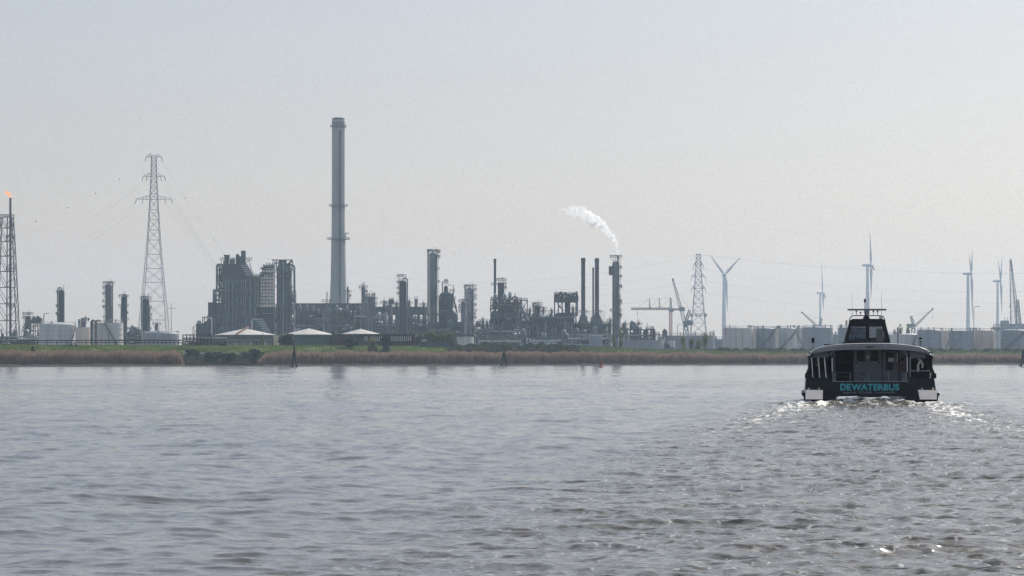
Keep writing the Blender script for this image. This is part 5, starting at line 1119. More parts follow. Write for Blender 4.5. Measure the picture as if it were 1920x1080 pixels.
for k in range(9): x = u.X(rnd.uniform(1042, 1082)); u.put('drum', MB().lathe([(.9, u.Z(566)), (1.1, u.Z(563)), (1.1, u.Z(555)), (.3, u.Z(553))], x, rnd.uniform(1, 9), 10), rnd.choice(['clad', 'galv', 'darkclad']), True)
u.put('diagonal_pipe', MB().tube([(u.X(1045), -1, u.Z(569)), (u.X(1055), -1, u.Z(581)), (u.X(1055), -1, u.Z(590))], .4, 8), 'galv', True)
stack('left one of the two tall dark stacks with conical bases', 1093.5, 484, 7.6, 1600, 'darkclad', cone=(606, 588, 20), rings=(586,))
stack('right one of the two tall dark stacks with conical bases', 1119.3, 484.5, 7.6, 1600, 'darkclad', cone=(606, 588, 26), rings=(586,))
stack('slim pale pipe stack hugging the right dark stack', 1112.3, 502, 3.6, 1598, 'clad', group=None)
u = Unit('heater_scaffold', 'light scaffolding round the bases of the two dark stacks', 'scaffolding', 1112, 1592, zg=wz(606, 1592))
mb = MB()
for i in range(14): x = u.X(1086 + i * 3.7); mb.beam((x, -2, 0), (x, -2, u.Z(581 + rnd.uniform(0, 3))), .12)
for k in range(7): z = u.Z(606) + k * 1.05; mb.beam((u.X(1086), -2, z), (u.X(1134), -2, z), .11)
u.put('poles', mb, 'galv')
plant('dark furnace structure carrying the two conical stacks', 1076, 1141, 607, 1600, 9, 4, 16, 'darksteel', .9, backing=607, pipes=14)
u = Unit('arched_frame', 'small arched steel frame at the right end of the furnace structure', 'steel frame', 1136, 1590); frame_parts(u, 1127, 1142, 609, 617, 6, 2, 1, .4, 'darksteel', True, 0, z0=0, cl=False)
for x in (1129, 1138): u.put('arch_pipe', MB().tube([(u.X(x - 2), 0, u.Z(617)), (u.X(x - 1), 0, u.Z(612)), (u.X(x + 2), 0, u.Z(611)), (u.X(x + 3), 0, u.Z(616))], .3, 6), 'darkclad', True)
plant('pale cluttered pipework low in front of the two stacks', 1066, 1146, 627, 1450, 11, 3, 10, 'galv', .9, pipes=16, dark='tankgrey')
u = Unit('pale_cabin', 'pale grey flat-roofed cabin below the right conical stack', 'cabin', 1117, 1440); u.put('wall', MB().box(u.X(1105), u.X(1129), 0, 8, 0, u.Z(630)), 'tankgrey'); u.put('roof', MB().box(u.X(1104), u.X(1130), -.3, 8.3, u.Z(630), u.Z(628.5)), 'tankwhite')
plant('low cluttered pipe deck in front of the twin-drum structure', 898, 988, 632, 1450, 12, 3, 10, 'steel', .85, backing=634, pipes=16)
plant('low cluttered pipe deck in front of the long dark furnace block', 989, 1066, 634, 1450, 10, 3, 10, 'steel', .85, backing=636, pipes=14)
plant('grey pipe structure filling the gap between the twin drums and the furnace', 972, 992, 598, 1600, 3, 5, 10, 'steel', .9, backing=600, pipes=6)
uS = column('tallest dark column on the right, steam leaving its top', 1154.5, 487, 13, 1600, 'clad', decks=((506, 90, 250), (510, 90, 250), (503, -60, 60), (520, -60, 50), (538, -60, 50), (566, -60, 50), (584, 0, 360), (592, -60, 50), (483, 0, 360)), side=1, pipe=0)
uS.put('vent_pipe', MB().tube([(uS.X(1158.6), -1, uS.Z(600)), (uS.X(1158.6), -1, uS.Z(480))], .4, 8), 'darkclad', True)
uS.put('side_gear', MB().box(uS.X(1142), uS.X(1148), -2, 2, uS.Z(512), uS.Z(502)).lathe([(1.2, uS.Z(516)), (1.2, uS.Z(499))], uS.X(1145.5), 0, 8), 'steel')
for lb_, px, yt, wd in (('small vessel behind the low pipe thicket, left of the thin stack', 905, 600, 4.5), ('second small vessel behind the low pipe thicket, nearer the thin stack', 913, 605, 3.5), ('slim vessel just right of the open cross-braced frame', 993, 581, 4), ('slim vessel above the furnace roof beside the white roof cones', 1034, 583, 3.5), ('short vessel at the right foot of the tall open condenser structure', 1074, 578, 4.5), ('short vessel between the right conical stack and the steaming column', 1144, 600, 4.5), ('small vessel at the left end of the brown pipe rack', 1172, 607, 4), ('small vessel in the middle of the brown pipe rack', 1197, 606, 4), ('small vessel behind the gallery, left of the short square-headed column', 720, 566, 4), ('small vessel behind the gallery, right of the short square-headed column', 743, 570, 4), ('small vessel at the right end of the gallery', 794, 570, 4)):
    column(lb_, px, yt, wd, 1660, 'darkclad', decks=((yt + 3, 0, 360), (yt + 12, -60, 60)), group='small vessels among the pipework')
# steam plume
pm = bpy.data.materials.new('steam'); pm.use_nodes = True; pn = pm.node_tree.nodes; pl = pm.node_tree.links; pn.remove(pn['Principled BSDF'])
pvv = pn.new('ShaderNodeVolumePrincipled'); pvv.inputs['Color'].default_value = (1, 1, 1, 1); pvv.inputs['Anisotropy'].default_value = 0.3
tc = pn.new('ShaderNodeTexCoord'); nn = pn.new('ShaderNodeTexNoise'); nn.inputs['Scale'].default_value = .42; nn.inputs['Detail'].default_value = 6; nn.inputs['Roughness'].default_value = .7
mr = pn.new('ShaderNodeMapRange'); mr.inputs['From Min'].default_value = .43; mr.inputs['From Max'].default_value = .68; mr.inputs['To Max'].default_value = 1.1
sx = pn.new('ShaderNodeSeparateXYZ'); fd = pn.new('ShaderNodeMapRange'); fd.inputs['From Min'].default_value = -30; fd.inputs['From Max'].default_value = -2; fd.inputs['To Min'].default_value = .10; fd.inputs['To Max'].default_value = 1.6
ml_ = pn.new('ShaderNodeMath'); ml_.operation = 'MULTIPLY'
pl.new(tc.outputs['Object'], nn.inputs['Vector']); pl.new(nn.outputs['Fac'], mr.inputs[0]); pl.new(tc.outputs['Object'], sx.inputs[0]); pl.new(sx.outputs['X'], fd.inputs[0]); pl.new(mr.outputs[0], ml_.inputs[0]); pl.new(fd.outputs[0], ml_.inputs[1]); pl.new(ml_.outputs[0], pvv.inputs['Density']); pl.new(pvv.outputs[0], pn['Material Output'].inputs['Volume'])
ps = 1600 / F; mb = MB()
spine = [(1158.6, 479.5, 1.4), (1158.3, 472, 2.4), (1157, 464, 3), (1154, 455, 4.5), (1149, 446, 6), (1141, 437, 7.5), (1133, 429, 9), (1124, 421, 10.5), (1114, 414, 12), (1104, 408, 12.5), (1094, 403, 13), (1084, 399, 12), (1074, 396, 10), (1064, 396, 7), (1054, 397, 6), (1047, 397.5, 4)]
sp_ = [((x - 1158.6) * ps, 0, (479.5 - y) * ps, r * ps) for x, y, r in spine]
rings = []; n = 16; vs = []; fs = []
fine = []
for i in range(len(sp_) - 1):
    for j in range(3): f = j / 3; fine.append(tuple(sp_[i][k] * (1 - f) + sp_[i + 1][k] * f for k in range(4)))
fine.append(sp_[-1])
for i, (x, y, z, r) in enumerate(fine):
    a = Vector(fine[max(0, i - 1)][:3]); b = Vector(fine[min(len(fine) - 1, i + 1)][:3]); d = (b - a).normalized(); s1 = d.cross(Vector((0, 1, 0))).normalized(); s2 = Vector((0, 1, 0))
    for k in range(n):
        t = 2 * math.pi * k / n; q_ = Vector((x, y, z)) + (s1 * math.cos(t) + s2 * math.sin(t)) * r; rr = r * (1 + .45 * mnoise.noise(q_ * .35) + .3 * mnoise.noise(q_ * .9)); vs.append(Vector((x, y, z)) + (s1 * math.cos(t) + s2 * math.sin(t)) * rr)
for i in range(len(fine) - 1):
    for k in range(n): k2 = (k + 1) % n; fs.append((i * n + k, i * n + k2, (i + 1) * n + k2, (i + 1) * n + k))
fs.append(tuple(range(n))[::-1]); fs.append(tuple((len(fine) - 1) * n + k for k in range(n)))
st = MB().add(vs, fs).build('steam_plume', pm, None, True); bm_ = bmesh.new(); bm_.from_mesh(st.data); bmesh.ops.recalc_face_normals(bm_, faces=bm_.faces); bm_.to_mesh(st.data); bm_.free(); st.location = (wx(1158.6, 1600), 1599, wz(479.5, 1600)); tag(st, 'white steam plume drifting up and left from the tallest dark column at right', 'steam')
# ------------------------------------------------------------------ racks and low tanks right of the column
plant('open brown pipe rack with vents right of the steaming column', 1163, 1228, 618, 1500, 10, 3, 10, 'darksteel', .8, pipes=14)
u = Unit('pipe_rack', 'stepped bare portal frame at the right end of the brown pipe rack', 'pipe rack', 1228, 1490); frame_parts(u, 1212, 1226, 617, 640, 6, 1, 2, .5, 'darksteel', True, 0, z0=0, cl=False); frame_parts(u, 1226, 1236, 627, 640, 6, 1, 1, .5, 'darksteel', False, 0, 'lower_portal', z0=0, cl=False)
tank('low blue-grey tank right of the steaming column', 1167, 1245, 638, 1300, 'tankgrey', 'flat', rail=True, zg=4.5)
u = Unit('valve_skid', 'dark valve skid against the right side of the low blue-grey tank', 'valve skid', 1252, 1290, zg=4.5)
u.put('pole', MB().tube([(u.X(1250.5), 0, 0), (u.X(1250.5), 0, u.Z(630))], .18, 6), 'darksteel')
for k, y_ in enumerate((648, 651)): u.put('valve', MB().hcyl((u.X(1249), 0, u.Z(y_)), (u.X(1256), 0, u.Z(y_)), .5), 'darkclad', True)
u.put('pipe', MB().tube([(u.X(1248), -.5, u.Z(652)), (u.X(1264), -.5, u.Z(652)), (u.X(1264), -.5, u.Z(655))], .3, 6), 'steel', True)
tank('small white tank behind the dark valve skid', 1250, 1266, 639, 1310, 'tankwhite', 'flat', rail=True, zg=4.5)
tank('broad grey tank in front of the harbour crane, left of a pair', 1247, 1302, 629, 1420, 'tankgrey', 'flat', rail=True)
tank('grey tank below the right pylon, right of a pair', 1295, 1340, 629, 1370, 'tankgrey', 'flat', rail=True)
tank('small low grey tank just left of the rusty tank', 1340, 1362, 636, 1480, 'tankgrey', 'flat', rail=True)
plant('small pale pump station left of the small grey tank pair', 1236, 1250, 632, 1380, 3, 2, 6, 'galv', .9, pipes=4, dark='tankbeige')
# pylon 2, cranes
P2, tips2 = pylon('lattice pylon with a square head beside the harbour cranes', 1309.5, 477, 628, 15, 3000, ((497, 8.5), (519, 13), (541, 13)), waist=((477, 4.0), (498, 4.6), (519, 5.8), (541, 7), (583, 10.5), (628, 15), (669, 17)), t=.5)
P2.put('cap', MB().box(-4.4 * P2.s, 4.4 * P2.s, -2.2, 2.2, P2.Z(477.5), P2.Z(476.2)), 'galv')
mb = MB(); w_ = 13 * P2.s; railing(mb, -w_, w_, -w_, w_, P2.Z(595), 3.5, .5); u_ = P2.put('mid_platform', mb, 'galv')
for sg in (-1, 1): P2.put('equipment_box', MB().box(sg * w_ - 1.2, sg * w_ + 1.2, -2, 1, P2.Z(594), P2.Z(588)), 'steel')
u = Unit('tower_crane', 'tower crane with a long horizontal jib pointing left', 'tower crane', 1257.5, 2300)
X, Z_ = u.X, u.Z
u.put('mast', MB().truss((0, 0, 0), (0, 0, Z_(580)), 1.05, 1.05, 22, .42), 'cranered'); u.put('apex', MB().truss((0, 0, Z_(580)), (0, 0, Z_(558.5)), 1.0, .25, 6, .35), 'steel')
u.put('cab', MB().box(X(1254), X(1263), -1.5, 1.5, Z_(584.5), Z_(578.5)), 'craneblue')
u.put('jib', MB().truss((X(1183), 0, Z_(579)), (X(1254), 0, Z_(579)), .75, .85, 30, .3), 'steel'); u.put('counter_jib', MB().truss((X(1261), 0, Z_(580)), (X(1276), 0, Z_(580)), .6, .6, 6, .35), 'steel')
u.put('counterweight', MB().box(X(1274), X(1284), -1.4, 1.4, Z_(583.5), Z_(576)), 'craneblue')
for x in (1218, 1236.5): u.put('jib_post', MB().truss((X(x), 0, Z_(578)), (X(x), 0, Z_(559)), .55, .12, 6, .22), 'steel')
mb = MB()
for a, b in (((1257.5, 558.5), (1236.5, 559)), ((1236.5, 559), (1218, 559)), ((1218, 559), (1195, 577)), ((1257.5, 559), (1237, 577)), ((1236.5, 559), (1219, 577)), ((1257.5, 559), (1279, 578))): mb.beam((X(a[0]), 0, Z_(a[1])), (X(b[0]), 0, Z_(b[1])), .14)
u.put('stay_cable', mb, 'cable'); u.put('hoist_rope', MB().beam((X(1195), 0, Z_(580)), (X(1195), 0, Z_(600)), .16).box(X(1194.2), X(1195.8), -.3, .3, Z_(589), Z_(586)), 'cable')
def harbour_crane(label, px, D, foot, boom, cabbox, backmast, m='craneblue', wb=6, t=.35, bt=.3, bw=.9):
    u = Unit('harbour_crane', label, 'harbour crane', px, D, 'luffing harbour cranes'); X, Z_ = u.X, u.Z; s_ = u.s
    y0 = foot; mb = MB()
    for sg in (-1, 1):
        for yy in (-wb * s_ * .8, wb * s_ * .8): mb.beam((sg * wb * s_, yy, 0), (sg * wb * s_ * .6, yy * .6, Z_(y0)), t * 1.6)
        mb.beam((sg * wb * s_, -wb * s_ * .8, Z_(y0) * .5), (-sg * wb * s_ * .6, -wb * s_ * .5, Z_(y0)), t)
    mb.beam((-wb * s_ * .8, -wb * s_ * .6, Z_(y0) * .6), (wb * s_ * .8, -wb * s_ * .6, Z_(y0) * .6), t)
    u.put('portal_legs', mb, m)
    xa, xb, ya, yb = cabbox; u.put('machine_house', MB().prism([(X(xa), Z_(yb)), (X(xb), Z_(yb) + 1), (X(xb), Z_(ya) - .8), (X(xb - (xb - xa) * .35), Z_(ya)), (X(xa), Z_(ya) - 1)], -2, 2), m)
    u.put('slewing_column', MB().lathe([(wb * .75 * s_, Z_(y0) - .8), (wb * .7 * s_, Z_(y0)), (wb * .45 * s_, Z_((y0 + yb) / 2)), (wb * .45 * s_, Z_(yb) + .5)], 0, 0, 12), m, True)
    (bx0, by0), (bx1, by1) = boom; u.put('boom', MB().truss((X(bx0), 0, Z_(by0)), (X(bx1), 0, Z_(by1)), bw, bw * .35, 14, bt, bt * .4), m)
    (mx0, my0), (mx1, my1) = backmast; mk = MB(); mk.truss((X(mx0), 0, Z_(my0)), (X(mx1), 0, Z_(my1)), .95, .75, 3, t * 1.1); u.put('back_mast', mk, m)
    u.put('luffing_rope', MB().beam((X(mx1), 0, Z_(my1)), (X(bx1 * .85 + bx0 * .15), 0, Z_(by1 * .85 + by0 * .15)), .14), 'cable')
    u.put('tip_sheave', MB().box(X(bx1) - .6, X(bx1) + .6, -.5, .5, Z_(by1) - .7, Z_(by1) + .7), m)
    return u
harbour_crane('tallest harbour crane, its boom steeply raised beside the tower crane', 1286, 2100, 612, ((1284, 606), (1261.5, 524)), (1281, 1299, 600, 612), ((1286, 602), (1293, 582)), t=.45, bw=1.2, bt=.34)
u = harbour_crane('harbour crane behind the tanks left of the ferry, boom lowered to the left', 1539.5, 2500, 612, ((1534, 613), (1503.5, 586)), (1534, 1544, 610, 615), ((1537, 612), (1540, 597)), wb=5, m='galv')
u = harbour_crane('harbour crane right of the ferry with its boom raised to the right', 1712.5, 2500, 615, ((1715, 612), (1749, 579)), (1702.5, 1716, 606, 615.5), ((1712, 606), (1708, 593)), wb=5, m='craneblue')
u.put('hook', MB().box(u.X(1748.5), u.X(1749.5), -.3, .3, u.Z(597), u.Z(593)).beam((u.X(1749), 0, u.Z(593)), (u.X(1749), 0, u.Z(580)), .1), 'cable')
# big lattice cranes at the right edge
u = Unit('crawler_crane', 'giant twin-lattice crane boom near the right edge', 'lattice crane', 1902, 2400)
u.put('boom', MB().truss((u.X(1900.5), 0, u.Z(614)), (u.X(1894.5), 0, u.Z(485.5)), 2.2, .5, 15, .3, .12), 'galv')
u.put('boom', MB().truss((u.X(1911), 2, u.Z(612)), (u.X(1895.5), 0, u.Z(488)), 1.1, .4, 20, .24, .1), 'galv')
u.put('back_mast', MB().truss((u.X(1912), 4, u.Z(614)), (u.X(1909), 3, u.Z(562)), 2.0, .8, 7, .3, .16), 'craneblue'); u.put('stay', MB().beam((u.X(1909), 3, u.Z(562)), (u.X(1916), 3, u.Z(600)), .25).beam((u.X(1909), 3, u.Z(562)), (u.X(1917), 3, u.Z(612)), .25), 'cable')
u.put('machine_deck', MB().box(u.X(1862), u.X(1925), -3, 6, 0, u.Z(613)), 'tankgrey'); u.put('machine_house', MB().box(u.X(1877), u.X(1891), -2.9, 4, u.Z(613), u.Z(601)).box(u.X(1893), u.X(1922), -1, 5, u.Z(613), u.Z(607)), 'tankgrey')
mb = MB(); railing(mb, u.X(1863), u.X(1877), -2.8, 0, u.Z(613), 2.4, .3); 
for x in (1884, 1889, 1895): mb.beam((u.X(x), 0, u.Z(602)), (u.X(x), 0, u.Z(594)), .3)
u.put('deck_railing', mb, 'steel'); u.put('hook', MB().box(u.X(1893), u.X(1895), -.4, .4, u.Z(577), u.Z(571)).beam((u.X(1894), 0, u.Z(571)), (u.X(1894.5), 0, u.Z(490)), .1), 'cable')
# ------------------------------------------------------------------ storage tanks along the right bank
tank('rust streaked tank, first of the row right of the lone wind turbine', 1355.5, 1412, 615.5, 1420, 'tankrust', 'dome', .12, zg=4.5)
tank('beige tank squeezed behind the rust streaked tank', 1405, 1432, 616, 1500, 'tankbeige', 'flat', zg=4.5)
tank('tank with a long diagonal stair, second of the row from the left', 1417, 1453, 616.5, 1425, 'tankgrey', 'dome', .14, stair=(1451, 1420), zg=4.5)
tank('narrow beige tank between the two tanks with diagonal stairs', 1448, 1462, 616.5, 1500, 'tankbeige', 'flat', zg=4.5)
tank('pale tank with a diagonal stair rising to its right rim, third of the row', 1458.5, 1493, 616, 1430, 'tankwhite', 'dome', .14, stair=(1491.5, 1460), zg=4.5)
tank('tank set back in shade with a stair falling to the right', 1486, 1512, 615.5, 1510, 'tankwhite', 'flat', stair=(1490, 1508), zg=4.5)
tank('large grey tank directly left of the ferry wheelhouse', 1504, 1561.5, 614.5, 1440, 'tankgrey', 'dome', .10, zg=4.5)
tank('low distant grey tank left of the ferry wheelhouse', 1556, 1578, 627, 1600, 'tankgrey', 'flat', zg=4.5)
tank('grey tank partly hidden behind the ferry wheelhouse', 1571, 1625, 614, 1450, 'tankgrey', 'flat', zg=4.5)
tank('pale low tank just right of the ferry wheelhouse', 1655, 1686, 627, 1550, 'tankwhite', 'flat', zg=4.5)
tank('low white tank with a domed roof and a snaking pipe right of the wheelhouse', 1684, 1720, 627.5, 1450, 'tankwhite', 'dome', .12, stair=(1716, 1700), rail=False, zg=4.5)
tank('wide pale tank above the ferry roof corner lamp', 1719.5, 1767, 619.5, 1440, 'tankgrey', 'dome', .12, zg=4.5)
tank('beige tank in shade with a stair between two pale tanks', 1760, 1786, 620, 1520, 'tankbeige', 'flat', stair=(1781, 1770), zg=4.5)
tank('grey tank topped by small vents, in front of the tallest right turbine', 1779, 1826.5, 620, 1440, 'tankgrey', 'flat', zg=4.5)
tank('pinkish grey tank, second from the right edge', 1824, 1865.5, 620, 1450, 'tankbeige', 'dome', .12, zg=4.5)
tank('narrow pale tank half hidden near the right edge', 1860, 1882, 620, 1520, 'tankwhite', 'flat', zg=4.5)
tank('last tank at the right edge with a rising stair', 1876.5, 1930, 620, 1440, 'tankgrey', 'dome', .12, stair=(1919, 1880), zg=4.5)
u = Unit('vent_pipe_post', 'thick grey post between the ferry wheelhouse and the low white tank', 'post', 1683.5, 1430, zg=4.5); u.put('pipe', MB().tube([(0, 0, 0), (0, 0, u.Z(613.5))], .45, 8), 'steel', True); u.put('flange', MB().lathe([(.6, u.Z(640)), (.6, u.Z(639))], n=8), 'steel')
for k, (px, yt, lb_) in enumerate(((1790.5, 637, 'thin dark lamp post in front of the grey tank with vents'), (1877.5, 637, 'thin dark lamp post at the left side of the last tank'), (1826, 575, 'tall thin pole before the gap right of the grey vented tank'))): lamp(lb_, px, yt, 1400, 1, 'steel', .16)
lamp('thin short mast between the tower crane and the harbour crane', 1270, 608, 2000, 1, 'galv', .25)
lamp('tiny mast on the right of the pylon tank pair', 1330, 621, 1420, 1, 'steel', .15)
# ------------------------------------------------------------------ wind turbines
turbine('lone wind turbine with its blades spread in a Y, left of the tank row', 1357.5, 516, 3500, ((-38, 46), (42, 44), (176, 68)), 14, wb=9, feather=.35)
turbine('smallest wind turbine, just left of the ferry', 1538, 549.5, 4600, ((-6, 62), (172, 33), (120, 20)), 62, wb=5.5)
turbine('tallest wind turbine, rising directly behind the ferry mast', 1626.5, 497.5, 3500, ((-8, 62), (176, 62), (100, 50)), 74, wb=8.5)
turbine('wind turbine right of the ferry with two blades up and one down', 1815, 513.5, 3600, ((-25, 40), (12, 48), (172, 85)), 68, wb=8.5)
turbine('wind turbine beside the giant lattice crane near the right edge', 1870.5, 527, 3900, ((-22, 42), (14, 50), (170, 62)), 66, wb=7)
# ------------------------------------------------------------------ cables
M_ = Vector
a = tips1
sorted_t = sorted(tips1, key=lambda p: (-round(p[2]), p[0]))
topL, topR = [t for t in sorted_t if t[2] > wz(320, 2200)]
left = [t for t in tips1 if t[0] < wx(288.5, 2200) and t is not topL]; right = [t for t in tips1 if t[0] > wx(288.5, 2200) and t is not topR]
cable('highest cable leaving the tall pylon to the left, carrying red marker balls', topL, (wx(-380, 1800), 1800, wz(452, 1800)), 26, .04, balls=[.09, .17, .26, .36, .47, .58])
cable('highest cable leaving the tall pylon to the right', topR, (wx(560, 2500), 2500, wz(610, 2500)), 14, .05, balls=[.15, .35])
ll = sorted(left, key=lambda p: -p[2]); rl = sorted(right, key=lambda p: -p[2])
for k, t in enumerate(ll):
    cable(['upper', 'second', 'third', 'fourth', 'lowest'][min(k, 4)] + ' sagging cable from the left arms of the tall pylon towards the flare', t, (wx(-420, 1800), 1800, wz((425, 470, 480, 500, 515)[min(k, 4)], 1800)), (30, 34, 36, 38, 38)[min(k, 4)], .045)
for k, t in enumerate(rl):
    cable(['upper', 'second', 'third', 'fourth', 'lowest'][min(k, 4)] + ' cable falling from the right arms of the tall pylon towards the boiler block', t, (wx(520 + 18 * k, 2500), 2500, wz((600, 612, 620, 628, 634)[min(k, 4)], 2500)), 16, .045)
t2 = sorted([t for t in tips2 if t[0] < wx(1309.5, 3000)], key=lambda p: -p[2]); t2r = sorted([t for t in tips2 if t[0] > wx(1309.5, 3000)], key=lambda p: -p[2])
capL = (wx(1305.5, 3000), 3000, wz(477.5, 3000)); capR = (wx(1313.5, 3000), 3000, wz(477.5, 3000))
cable('topmost cable running left from the square-headed pylon', capL, (wx(480, 2800), 2800, wz(480, 2800)), 26, .05)
cable('topmost cable running right from the square-headed pylon, with marker balls', capR, (wx(2420, 2600), 2600, wz(488, 2600)), 15, .06, balls=[.075, .155, .235, .315, .4, .48])
for k, t in enumerate(t2):
    cable(['upper', 'middle', 'lower'][k] + ' cable running left from the square-headed pylon behind the stacks', t, (wx(480, 2800), 2800, wz((500, 512, 524)[k], 2800)), 24, .045)
for k, t in enumerate(t2r):
    cable(['upper', 'middle', 'lower'][k] + ' cable running right from the square-headed pylon across the turbines', t, (wx(2420, 2600), 2600, wz((505, 530, 552)[k], 2600)), (21, 20, 19)[k], .05)
# ------------------------------------------------------------------ low buildings on the dike
tank('round store with a conical pale roof and a walkway up its slope, left of three', 404, 516, 628, 1190, 'tankdark', 'cone', .22, rail=False, group='round stores with conical pale roofs', zg=5)
tank('round store with a conical pale roof, middle of three', 532, 626, 627.5, 1180, 'tankdark', 'cone', .25, rail=False, group='round stores with conical pale roofs', zg=5)
tank('round store with a conical pale roof left of the long brick office, right of three', 636, 716, 627.5, 1195, 'tankdark', 'cone', .27, rail=False, group='round stores with conical pale roofs', zg=5)
u = Unit('roof_walkway', 'dark inclined walkway lying on the left conical roof', 'walkway', 458, 1198, zg=wz(628, 1198)); u.put('gangway', MB().beam((u.X(447), -8, .2), (u.X(463), 6, u.Z(613)), 1.0, .5), 'rust')
def wins(u, x0, x1, ya, yb, n, y=-.02, w=.45, m='winlight', only=None):
    X0, X1 = u.X(x0), u.X(x1)
    for i in range(n):
        if only and not only(i): continue
        c = X0 + (X1 - X0) * (i + .5) / n; hw = (X1 - X0) / n * w / 2
        f_ = u.put('window', MB().box(c - hw, c + hw, y, -.003, u.Z(yb), u.Z(ya)), m)
u = Unit('skylight_hall', 'low hall with a dark roof beam and white triangular skylights under the left conical roof', 'hall', 465, 1135, zg=6.0)
X, Z_ = u.X, u.Z
u.put('wall', MB().box(X(399), X(514), 1, 14, 0, Z_(637)), 'tankgrey'); u.put('roof_beam', MB().box(X(420), X(513), -1.2, 12, Z_(635.5), Z_(633.5)), 'brick'); u.put('fascia', MB().box(X(424), X(511), -.6, .99, Z_(638), Z_(636.4)), 'tankwhite'); u.put('end_post', MB().box(X(510.5), X(513), -1.2, 1, 0, Z_(635.5)), 'darkclad')
for a, b in ((426, 431), (441, 449), (469.5, 475), (497, 506)): u.put('skylight', MB().prism([(X(a), 0), (X(b), 0), (X(a), Z_(640))], -.5, .9), 'tankwhite')
u.put('glazing', MB().box(X(471), X(497), .5, .97, .2, Z_(640.5)), 'winlight')
for x in (476, 481, 486.5, 492): u.put('mullion', MB().prism([(X(x) - .3, 0), (X(x) + .3, 0), (X(x) + .5, Z_(641)), (X(x) - .1, Z_(641))], .2, .49), 'darkclad')
u = Unit('block_wall', 'pale blank wall stub between the skylight hall and the dark round bush', 'wall', 517, 1130, zg=6.5); u.put('wall', MB().box(u.X(513.5), u.X(522), 0, 2, 0, u.Z(629)), 'tankbeige'); u.put('coping', MB().box(u.X(513), u.X(522.5), -.2, 2.2, u.Z(629), u.Z(628.3)), 'tankgrey')
u = Unit('office_building', 'long dark brick office with tall pale window strips behind the yellow-green bush', 'office building', 700, 1125, zg=6.5)
X, Z_ = u.X, u.Z
u.put('wall', MB().box(X(622), X(779), 0, 12, 0, Z_(627)), 'brick'); u.put('roof', MB().box(X(621.5), X(779.5), -.4, 12.4, Z_(627), Z_(626)), 'steel')
wins(u, 682, 772, 630.5, 639.5, 23, only=lambda i: i not in (2, 9, 10)); wins(u, 640, 668, 632, 637, 6, m='windark')
u = Unit('glazed_hall', 'low hall with dark green vertical glazing below the middle conical roof', 'hall', 590, 1128, zg=6.5)
u.put('wall', MB().box(u.X(558), u.X(621), 0, 10, 0, u.Z(631)), 'tankdark'); u.put('roof', MB().box(u.X(557.5), u.X(621.3), -.4, 10, u.Z(631), u.Z(630.3)), 'darksteel'); wins(u, 562, 619, 632.5, 646, 16, w=.5, m=mat('green glass', (.05, .09, .10), .2))
u = Unit('guard_house', 'small flat dark building beside the long brick office', 'building', 791, 1128, zg=6.5)
u.put('wall', MB().box(u.X(779.6), u.X(802), 0, 8, 0, u.Z(633)), 'brick'); u.put('roof', MB().box(u.X(779.6), u.X(803), -.4, 8.3, u.Z(633), u.Z(632)), 'tankdark'); wins(u, 790, 800, 636, 641, 2, w=.7); 
u = Unit('screen_wall', 'low dark blue screen wall under the willows', 'wall', 816, 1105, zg=6.6); u.put('wall', MB().box(u.X(783), u.X(850), 0, .6, 0, u.Z(643)), 'tankdark'); u.put('coping', MB().box(u.X(782.7), u.X(850.3), -.15, .75, u.Z(643), u.Z(642.4)), 'clad')
u = Unit('flood_wall', 'long stained concrete flood wall behind the reeds at right', 'flood wall', 1265, 1190, zg=3.5)
u.put('wall', MB().box(u.X(1176), u.X(1352), 0, 1.0, 0, u.Z(654.5)), 'wallgrey'); u.put('coping', MB().box(u.X(1175.5), u.X(1352.5), -.15, 1.15, u.Z(654.5), u.Z(654)), 'wallgrey')
mb = MB(); 
for k in range(15): x = u.X(1178 + k * 12); mb.box(x, x + .25, -.12, -.003, 0, u.Z(655))
u.put('joints', mb, 'darkclad')
# white vehicles / cabins glinting on the dike
def van(label, px, y0, y1, D, wpx):
    u = Unit('parked_van', label, 'van', px, D, None, zg=wz(y1, D)); w_ = wpx * u.s; h = u.Z(y0)
    u.put('body', MB().prism([(-w_ / 2, .35), (w_ / 2, .35), (w_ / 2, h * .55), (w_ * .36, h * .6), (w_ * .26, h), (-w_ / 2, h)], -1, 1), 'tankwhite')
    for x in (-w_ * .3, w_ * .3): u.put('wheel', MB().hcyl((x, -1.05, .35), (x, 1.05, .35), .35, 12), 'darksteel', True)
    u.put('window', MB().prism([(w_ * .1, h * .6), (w_ * .32, h * .6), (w_ * .24, h * .92), (w_ * .1, h * .92)], -1.02, 1.02), 'windark')
van('white van parked on the dike crest below the largest white tank', 138.5, 642.5, 646.8, 1038, 14)
van('white van parked on the dike crest at the far left', 11, 642.5, 646.8, 1030, 14)
van('white van parked at the right end of the black portal frames', 346, 641.5, 646.8, 1050, 10)
van('white van parked behind the scrub, left of the steaming column', 1110, 648, 651.5, 1150, 8)
van('white van parked beside the budding trees under the steaming column', 1143, 648, 651.5, 1150, 8)
